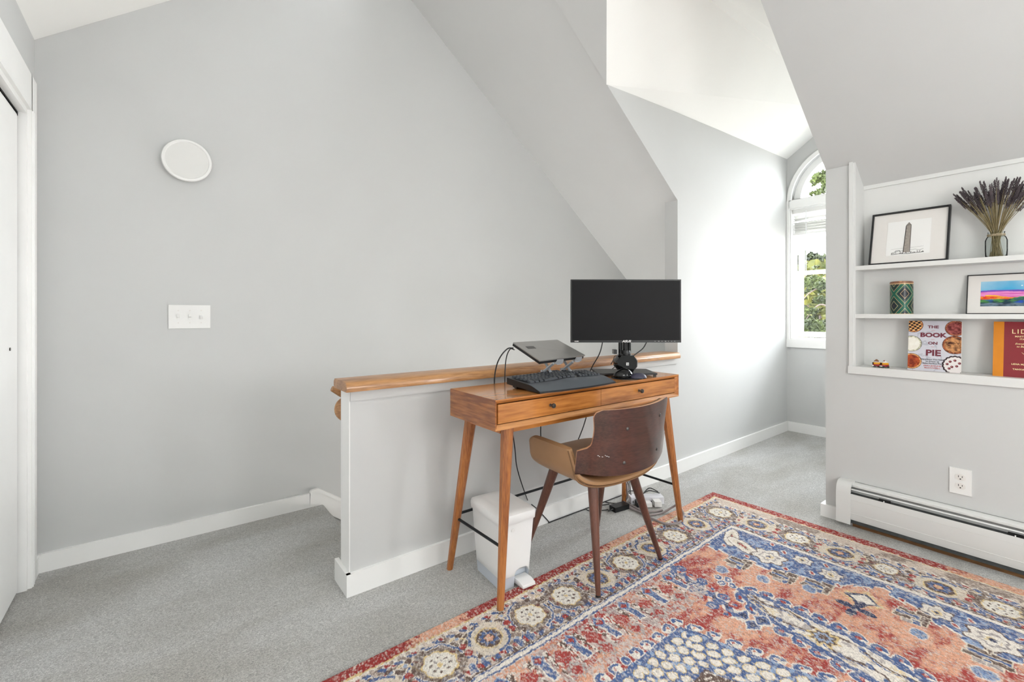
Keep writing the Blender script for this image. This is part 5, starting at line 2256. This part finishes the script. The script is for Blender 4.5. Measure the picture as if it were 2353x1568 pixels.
    # scattered leaves : blue, brown, red, ivory flecks in rows
    for row, (qq, pw, rx, ry, c_, off, tilt_) in enumerate(((-.085, .047, .016, .008, blue, .0, .6), (-.070, .061, .014, .009, brown, .3, -.5), (-.092, .093, .009, .007, red, .5, .3),
                                                        (.085, .047, .016, .008, blue, .5, -.6), (.098, .060, .012, .008, brown, .2, .5), (.080, .093, .010, .008, red, .1, 0),
                                                        (-.045, .093, .017, .010, brown, .25, .8), (.045, .093, .017, .011, brown, .75, -.8), (.020, .093, .009, .009, red, .5, 0), (-.020, .093, .010, .009, red, .5, 0),
                                                        (.060, .0466, .007, .005, lblue, .1, 0), (-.060, .0466, .007, .005, lblue, .6, 0), (.110, .036, .009, .006, ivory, .4, .3), (-.103, .030, .008, .005, ivory, .4, .3))):
        a_ = ((s / pw + off) % 1.0 - .5) * pw
        b_ = qm - cen - qq
        c, s2 = math.cos(tilt_), math.sin(tilt_)
        d = np.sqrt(((a_ * c + b_ * s2) / rx) ** 2 + ((-a_ * s2 + b_ * c) / ry) ** 2)
        put(inside & (d < 1.3) & (n_vf > .42), ivory)
        put(inside & (d < 1.0), c_)
    # guard stripe on the outside
    stripe = inside & (qm < t0)
    tone = mixc(B(K(158, 52, 50)), B(salmon), (n_lo - .52) * 9 + (n_fi - .5) * 3 + (n_vf - .5) * 2.5)
    col = np.where(stripe[..., None], tone, col)
    put(inside & (np.abs(qm - t0 - .003) < .003), gold)
    put(inside & (np.abs(qm - t0 - .008) < .002), ivory)
    # inner double line
    inn = W_ - qm
    put(inside & (inn < .036) & (inn > .030), brown)
    put(inside & (inn < .030), ivory)
    put(inside & (np.abs(inn - .005) < .0035), blue)
    put(inside & (np.abs(inn - .025) < .0030) & lon, blue)
    put(inside & (inn < .075) & (inn > .040) & (np.sin(s * 140) > .2) & (n_fi > .38), blue)
    put(inside & (inn < .066) & (inn > .046) & (np.sin(s * 140 + 2.6) > .75), red)

    # rosettes
    def ros_cream(cx, cy, R):
        ang = np.arctan2(V - cy, U - cx)
        d0 = np.hypot(U - cx, V - cy)
        put(d0 < R * 1.75, brown, .75)
        put((np.abs(d0 - R * 1.62) < .007) & (np.sin(ang * 2 + cx * 9) > -.25), ivory)
        put((np.abs(d0 - R * 1.62) < .0045) & (np.sin(ang * 2 + cx * 9) > -.15), blue)
        d = d0 / (R * (1 + .05 * np.cos(ang * 9)))
        put(d < 1.14, gold)
        put(d < 1.04, K(236, 232, 222))
        for k in range(8):
            a_ = 2 * PI * k / 8 + .3
            put(np.hypot(U - cx - R * .62 * math.cos(a_), (V - cy - R * .62 * math.sin(a_)) * 1.4) < R * .12, brown)
        for k in range(4):
            a_ = 2 * PI * k / 4 + .9
            put(np.hypot(U - cx - R * .30 * math.cos(a_), V - cy - R * .30 * math.sin(a_)) < R * .09, grey)
        put(d0 < R * .16, gold)

    def ros_blue(cx, cy, R):
        ang = np.arctan2(V - cy, U - cx)
        d0 = np.hypot(U - cx, V - cy)
        put(d0 < R * 1.75, cream, .85)
        put((np.abs(d0 - R * 1.60) < .0045) & (np.sin(ang * 2 + cx * 5) > -.1), blue)
        put(d0 < R * 1.12, gold)
        put(d0 < R * 1.0, brown)
        d = d0 / (R * (.72 + .10 * np.cos(ang * 8)))
        put(d < 1, blue)
        put(d0 < R * .40, brown)
        d = d0 / (R * (.30 + .06 * np.cos(ang * 5)))
        put(d < 1, salmon)
        put(d0 < R * .1, gold)

    for k, cu in enumerate((1.4315, 1.248, 1.064, .872, .681, .480)):
        (ros_cream if k % 2 == 0 else ros_blue)(cu, .166, .049 if k % 2 == 0 else .043)
    for k, cv_ in enumerate((1.22, 1.052, .886, .722, .546, .362)):
        (ros_cream if k % 2 == 0 else ros_blue)(.243, cv_, (.046 if k != 2 else .036) if k % 2 == 0 else .045)
    ros_cream(.252, .176, .050)
    for cu in (1.34, 1.156, .968, .776, .582):
        for dy in (-.018, .016):
            put(np.hypot(U - cu, V - .166 - dy) < .013, red)
    for cv_ in (1.136, .969, .804, .634, .454):
        for dy in (-.020, .018):
            put(np.hypot(U - .243 - dy, V - cv_) < .012, red)

    # wear : knots of paler and darker wool
    rs = np.random.RandomState(5)
    kn = rs.rand(*U.shape)
    wear = np.clip((n_vf - .56) * 5, 0, 1) * .60 * (.4 + 1.2 * n_md) + (kn > .91) * .42 + .01
    col = mixc(col, B(K(222, 212, 202)), wear)
    dk = np.clip((.38 - n_vf) * 6, 0, 1) * .32 + (kn < .10) * .32
    col = mixc(col, B(K(96, 80, 78)), dk)
    col = col * (.93 + .14 * rs.rand(*U.shape))[..., None]

    # binding at the very edge
    e = np.minimum(np.minimum(Uf, RU - Uf), np.minimum(Vf, RV - Vf))
    put(e < .006, maroon)
    # pile
    Z = .0085 + (n_vf - .5) * .0022 + (kn - .5) * .0012
    Z = np.where(e < .004, .001, Z)
    # fold back to world
    ca, sa = math.cos(RUG_A), math.sin(RUG_A)
    P = np.stack([RUG_O.x - Uf * ca + Vf * sa, RUG_O.y - Uf * sa - Vf * ca, Z], -1)
    keep = None
    M['rug'] = painted('wool_rug', 0.92, 0.15, 0.0, speck=.22, speck_scale=520, bump=.8)
    o = grid_mesh('area_rug', P, np.clip(col, 0, 1), M['rug'])
    return tag(o, 'large worn red, blue and ivory oriental rug under the desk and chair', 'rug')


rug = build_rug()
# ================================================================ assumed stairwell light, outdoors
area('assumed_downstairs_light', (2.6, 2.28, -1.6), (-.30, .25, 1), 1.0, .6, 120, (1.0, .97, .93))  # unseen light assumed below the stairs, added to brighten the stairwell

bm = NB()
prism(bm, [(5, -60, -6), (160, -60, -6), (160, 120, -6), (5, 120, -6)], (0, 0, -.2))
struct(obj('ground', bm, M['bounce_ground']))


def leaf_cloud(seed, blobs, n, size):
    r_ = np.random.RandomState(seed)
    verts, faces = [], []
    for (cx, cy, cz, rx, ry, rz) in blobs:
        m_ = int(n * rx * rz)
        for _ in range(m_):
            d = r_.normal(size=3)
            d /= np.linalg.norm(d)
            rad = r_.rand() ** .35
            c = np.array([cx + d[0] * rx * rad, cy + d[1] * ry * rad, cz + d[2] * rz * rad])
            a = r_.normal(size=3)
            a /= np.linalg.norm(a)
            b = np.cross(a, r_.normal(size=3))
            b /= np.linalg.norm(b)
            s_ = size * (.6 + .8 * r_.rand())
            i = len(verts)
            verts += [tuple(c - a * s_), tuple(c + b * s_ * .5), tuple(c + a * s_), tuple(c - b * s_ * .5)]
            faces.append((i, i + 1, i + 2, i + 3))
    me = bpy.data.meshes.new('foliage')
    me.from_pydata(verts, [], faces)
    me.update()
    return me


def tree(px, D, ztop_, rad, material, label, seed, n=300, size=.16, low=-6.0, blobs=None, trunk=True):
    p = onD(px, HORIZON, D)
    t = thing('tree', label, 'tree', (p.x, p.y, -6))
    r_ = np.random.RandomState(seed)
    if blobs is None:
        blobs = []
        H = ztop_ + 6
        for k in range(16):
            a = r_.rand() * 2 * PI
            f = r_.rand()
            zc_ = H * (.45 + .5 * f)
            rr_ = rad * (1.05 - .75 * f) * r_.rand() ** .5
            s_ = rad * (.45 - .15 * f)
            blobs.append((rr_ * math.cos(a), rr_ * math.sin(a), min(zc_, H - s_), s_, s_, s_ * .8))
    me = leaf_cloud(seed, blobs, n, size)
    f = link('foliage', me, material, t)
    f['kind'] = 'stuff'
    bm = NB()
    H = ztop_ + 6
    tube(bm, [(0, 0, 0), (.1, .05, H * .4), (0, .1, H * .8)], [rad * .10, rad * .07, rad * .02], 10)
    obj('trunk', bm, M['bark'], t, smooth=True)
    for k in range(5):
        a = k * 1.3 + seed
        bm = NB()
        z0 = H * (.35 + .1 * k)
        tube(bm, spline([(0, 0, z0), (rad * .35 * math.cos(a), rad * .35 * math.sin(a), z0 + H * .07), (rad * .8 * math.cos(a), rad * .8 * math.sin(a), z0 + H * .10)], 4), rad * .018, 6)
        obj('branch', bm, M['bark'], t, smooth=True)
    return t


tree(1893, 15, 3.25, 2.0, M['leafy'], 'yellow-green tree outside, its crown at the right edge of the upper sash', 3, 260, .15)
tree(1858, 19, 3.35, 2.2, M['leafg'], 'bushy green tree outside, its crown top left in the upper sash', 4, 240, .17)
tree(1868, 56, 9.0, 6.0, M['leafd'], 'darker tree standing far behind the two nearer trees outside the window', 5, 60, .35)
# near tree whose boughs hang in front of the window : leaves below sight line and in the arch
p = onD(1925, HORIZON, 9.5)
nt_ = thing('tree', 'near dark green tree with boughs across the lower sash and the arch', 'tree', (p.x, p.y, -6))
bl_ = []
for (px, py, D, r0) in ((1850, 735, 9.5, .16), (1860, 748, 9.0, .22), (1880, 752, 9.5, .20), (1848, 762, 9.2, .15), (1868, 715, 9.3, .10), (1890, 690, 9.6, .16), (1850, 650, 9.4, .17),
                        (1872, 648, 9.8, .20), (1890, 655, 9.2, .16), (1858, 668, 9.5, .06), (1884, 762, 9.0, .14), (1850, 715, 9.3, .10), (1892, 745, 9.7, .14),
                        (1877, 412, 9.0, .19), (1893, 405, 9.2, .20), (1862, 402, 9.1, .07), (1888, 440, 9.0, .11), (1872, 446, 9.1, .09), (1886, 375, 9.2, .06), (1896, 425, 9.3, .08)):
    q = onD(px, py, D)
    bl_.append((q.x - p.x, q.y - p.y, q.z + 6, r0, r0, r0 * .62))
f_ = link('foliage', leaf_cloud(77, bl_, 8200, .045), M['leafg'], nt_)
f_['kind'] = 'stuff'
bm = NB()
tube(bm, [(0, 0, 0), (.05, .05, 4.5), (0, 0, 7.5), (.1, 0, 10.2)], [.22, .17, .12, .04], 12)
obj('trunk', bm, M['bark'], nt_, smooth=True)
for pts in (((1925, 790), (1895, 760), (1872, 752), (1850, 770)), ((1925, 720), (1890, 700), (1868, 712), (1852, 735)), ((1925, 665), (1890, 660), (1862, 672), (1844, 690)), ((1925, 470), (1895, 420), (1876, 412), (1858, 400)), ((1925, 480), (1893, 445), (1870, 448))):
    bm = NB()
    cp = [onD(x, y, 9.35) - Vector((p.x, p.y, -6)) for x, y in pts]
    sp_ = spline(cp, 5)
    tube(bm, sp_, [.020 * (1 - .7 * i / len(sp_)) for i in range(len(sp_))], 6)
    obj('branch', bm, M['bark'], nt_, smooth=True)

# far houses
p = onD(1866, HORIZON, 42)
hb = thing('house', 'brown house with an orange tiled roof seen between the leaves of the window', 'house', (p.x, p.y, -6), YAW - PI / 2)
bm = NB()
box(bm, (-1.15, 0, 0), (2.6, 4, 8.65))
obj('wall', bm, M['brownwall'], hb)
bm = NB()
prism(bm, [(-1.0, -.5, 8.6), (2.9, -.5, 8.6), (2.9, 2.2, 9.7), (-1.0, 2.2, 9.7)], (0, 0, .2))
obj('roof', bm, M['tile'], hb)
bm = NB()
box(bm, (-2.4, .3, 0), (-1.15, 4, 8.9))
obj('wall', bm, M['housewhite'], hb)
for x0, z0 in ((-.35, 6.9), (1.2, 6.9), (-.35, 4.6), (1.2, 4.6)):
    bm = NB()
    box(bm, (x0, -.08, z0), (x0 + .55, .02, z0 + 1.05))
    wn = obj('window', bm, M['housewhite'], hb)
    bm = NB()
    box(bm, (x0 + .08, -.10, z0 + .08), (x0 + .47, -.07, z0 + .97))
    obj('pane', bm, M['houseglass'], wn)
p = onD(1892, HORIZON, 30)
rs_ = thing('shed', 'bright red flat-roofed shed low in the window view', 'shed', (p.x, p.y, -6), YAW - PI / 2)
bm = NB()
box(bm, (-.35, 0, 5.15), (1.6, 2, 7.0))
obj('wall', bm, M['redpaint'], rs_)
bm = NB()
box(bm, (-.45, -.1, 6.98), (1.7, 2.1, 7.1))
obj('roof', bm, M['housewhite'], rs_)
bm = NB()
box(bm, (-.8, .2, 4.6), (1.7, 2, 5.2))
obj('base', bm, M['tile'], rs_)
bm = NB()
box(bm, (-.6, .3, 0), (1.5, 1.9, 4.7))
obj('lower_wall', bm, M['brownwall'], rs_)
for k, (ya, yb2) in enumerate(((690, 688), (700, 699), (721, 719))):
    a, b = onD(1700, ya, 24), onD(2050, yb2, 24)
    bm = NB()
    tube(bm, [a, (a + b) / 2 - Vector((0, 0, .1)), b], .018, 6)
    o = obj('power_line', bm, M['black'])
    tag(o, 'power line crossing the lower sash, %s of the three' % ('highest', 'middle', 'lowest')[k], 'wire')

for px, nm in ((1700, 'left'), (2050, 'right')):
    q = onD(px, 700, 24)
    up_ = thing('utility_pole', 'wooden pole holding the %s ends of the three power lines' % nm, 'pole', (q.x, q.y, -6))
    bm = NB()
    tube(bm, [(0, 0, 0), (0, 0, 8.6)], [.16, .11], 12)
    obj('post', bm, M['bark'], up_)
    bm = NB()
    box(bm, (-.6, -.05, 8.0), (.6, .05, 8.12))
    obj('cross_arm', bm, M['bark'], up_)
# added stand for the dormer fill light, out of sight behind the shelf wall
fl_ = thing('fill_lamp_stand', 'slim black stand added for the dormer fill light, hidden behind the shelf wall', 'lamp', (3.60, 1.03, 0))
bm = NB()
lathe(bm, [(0, 0), (.09, 0), (.09, .012), (.02, .018), (0, .018)], (0, 0, 0), 'Z', 32)
obj('base', bm, M['black'], fl_, smooth=True)
bm = NB()
tube(bm, [(0, 0, .015), (0, 0, 1.12)], .008, 12)
obj('pole', bm, M['black'], fl_, smooth=True)
bm = NB()
lathe(bm, [(0, 1.10), (.022, 1.10), (.022, 1.125), (0, 1.125)], (0, 0, 0), 'Z', 20)
obj('bulb_socket', bm, M['black'], fl_)
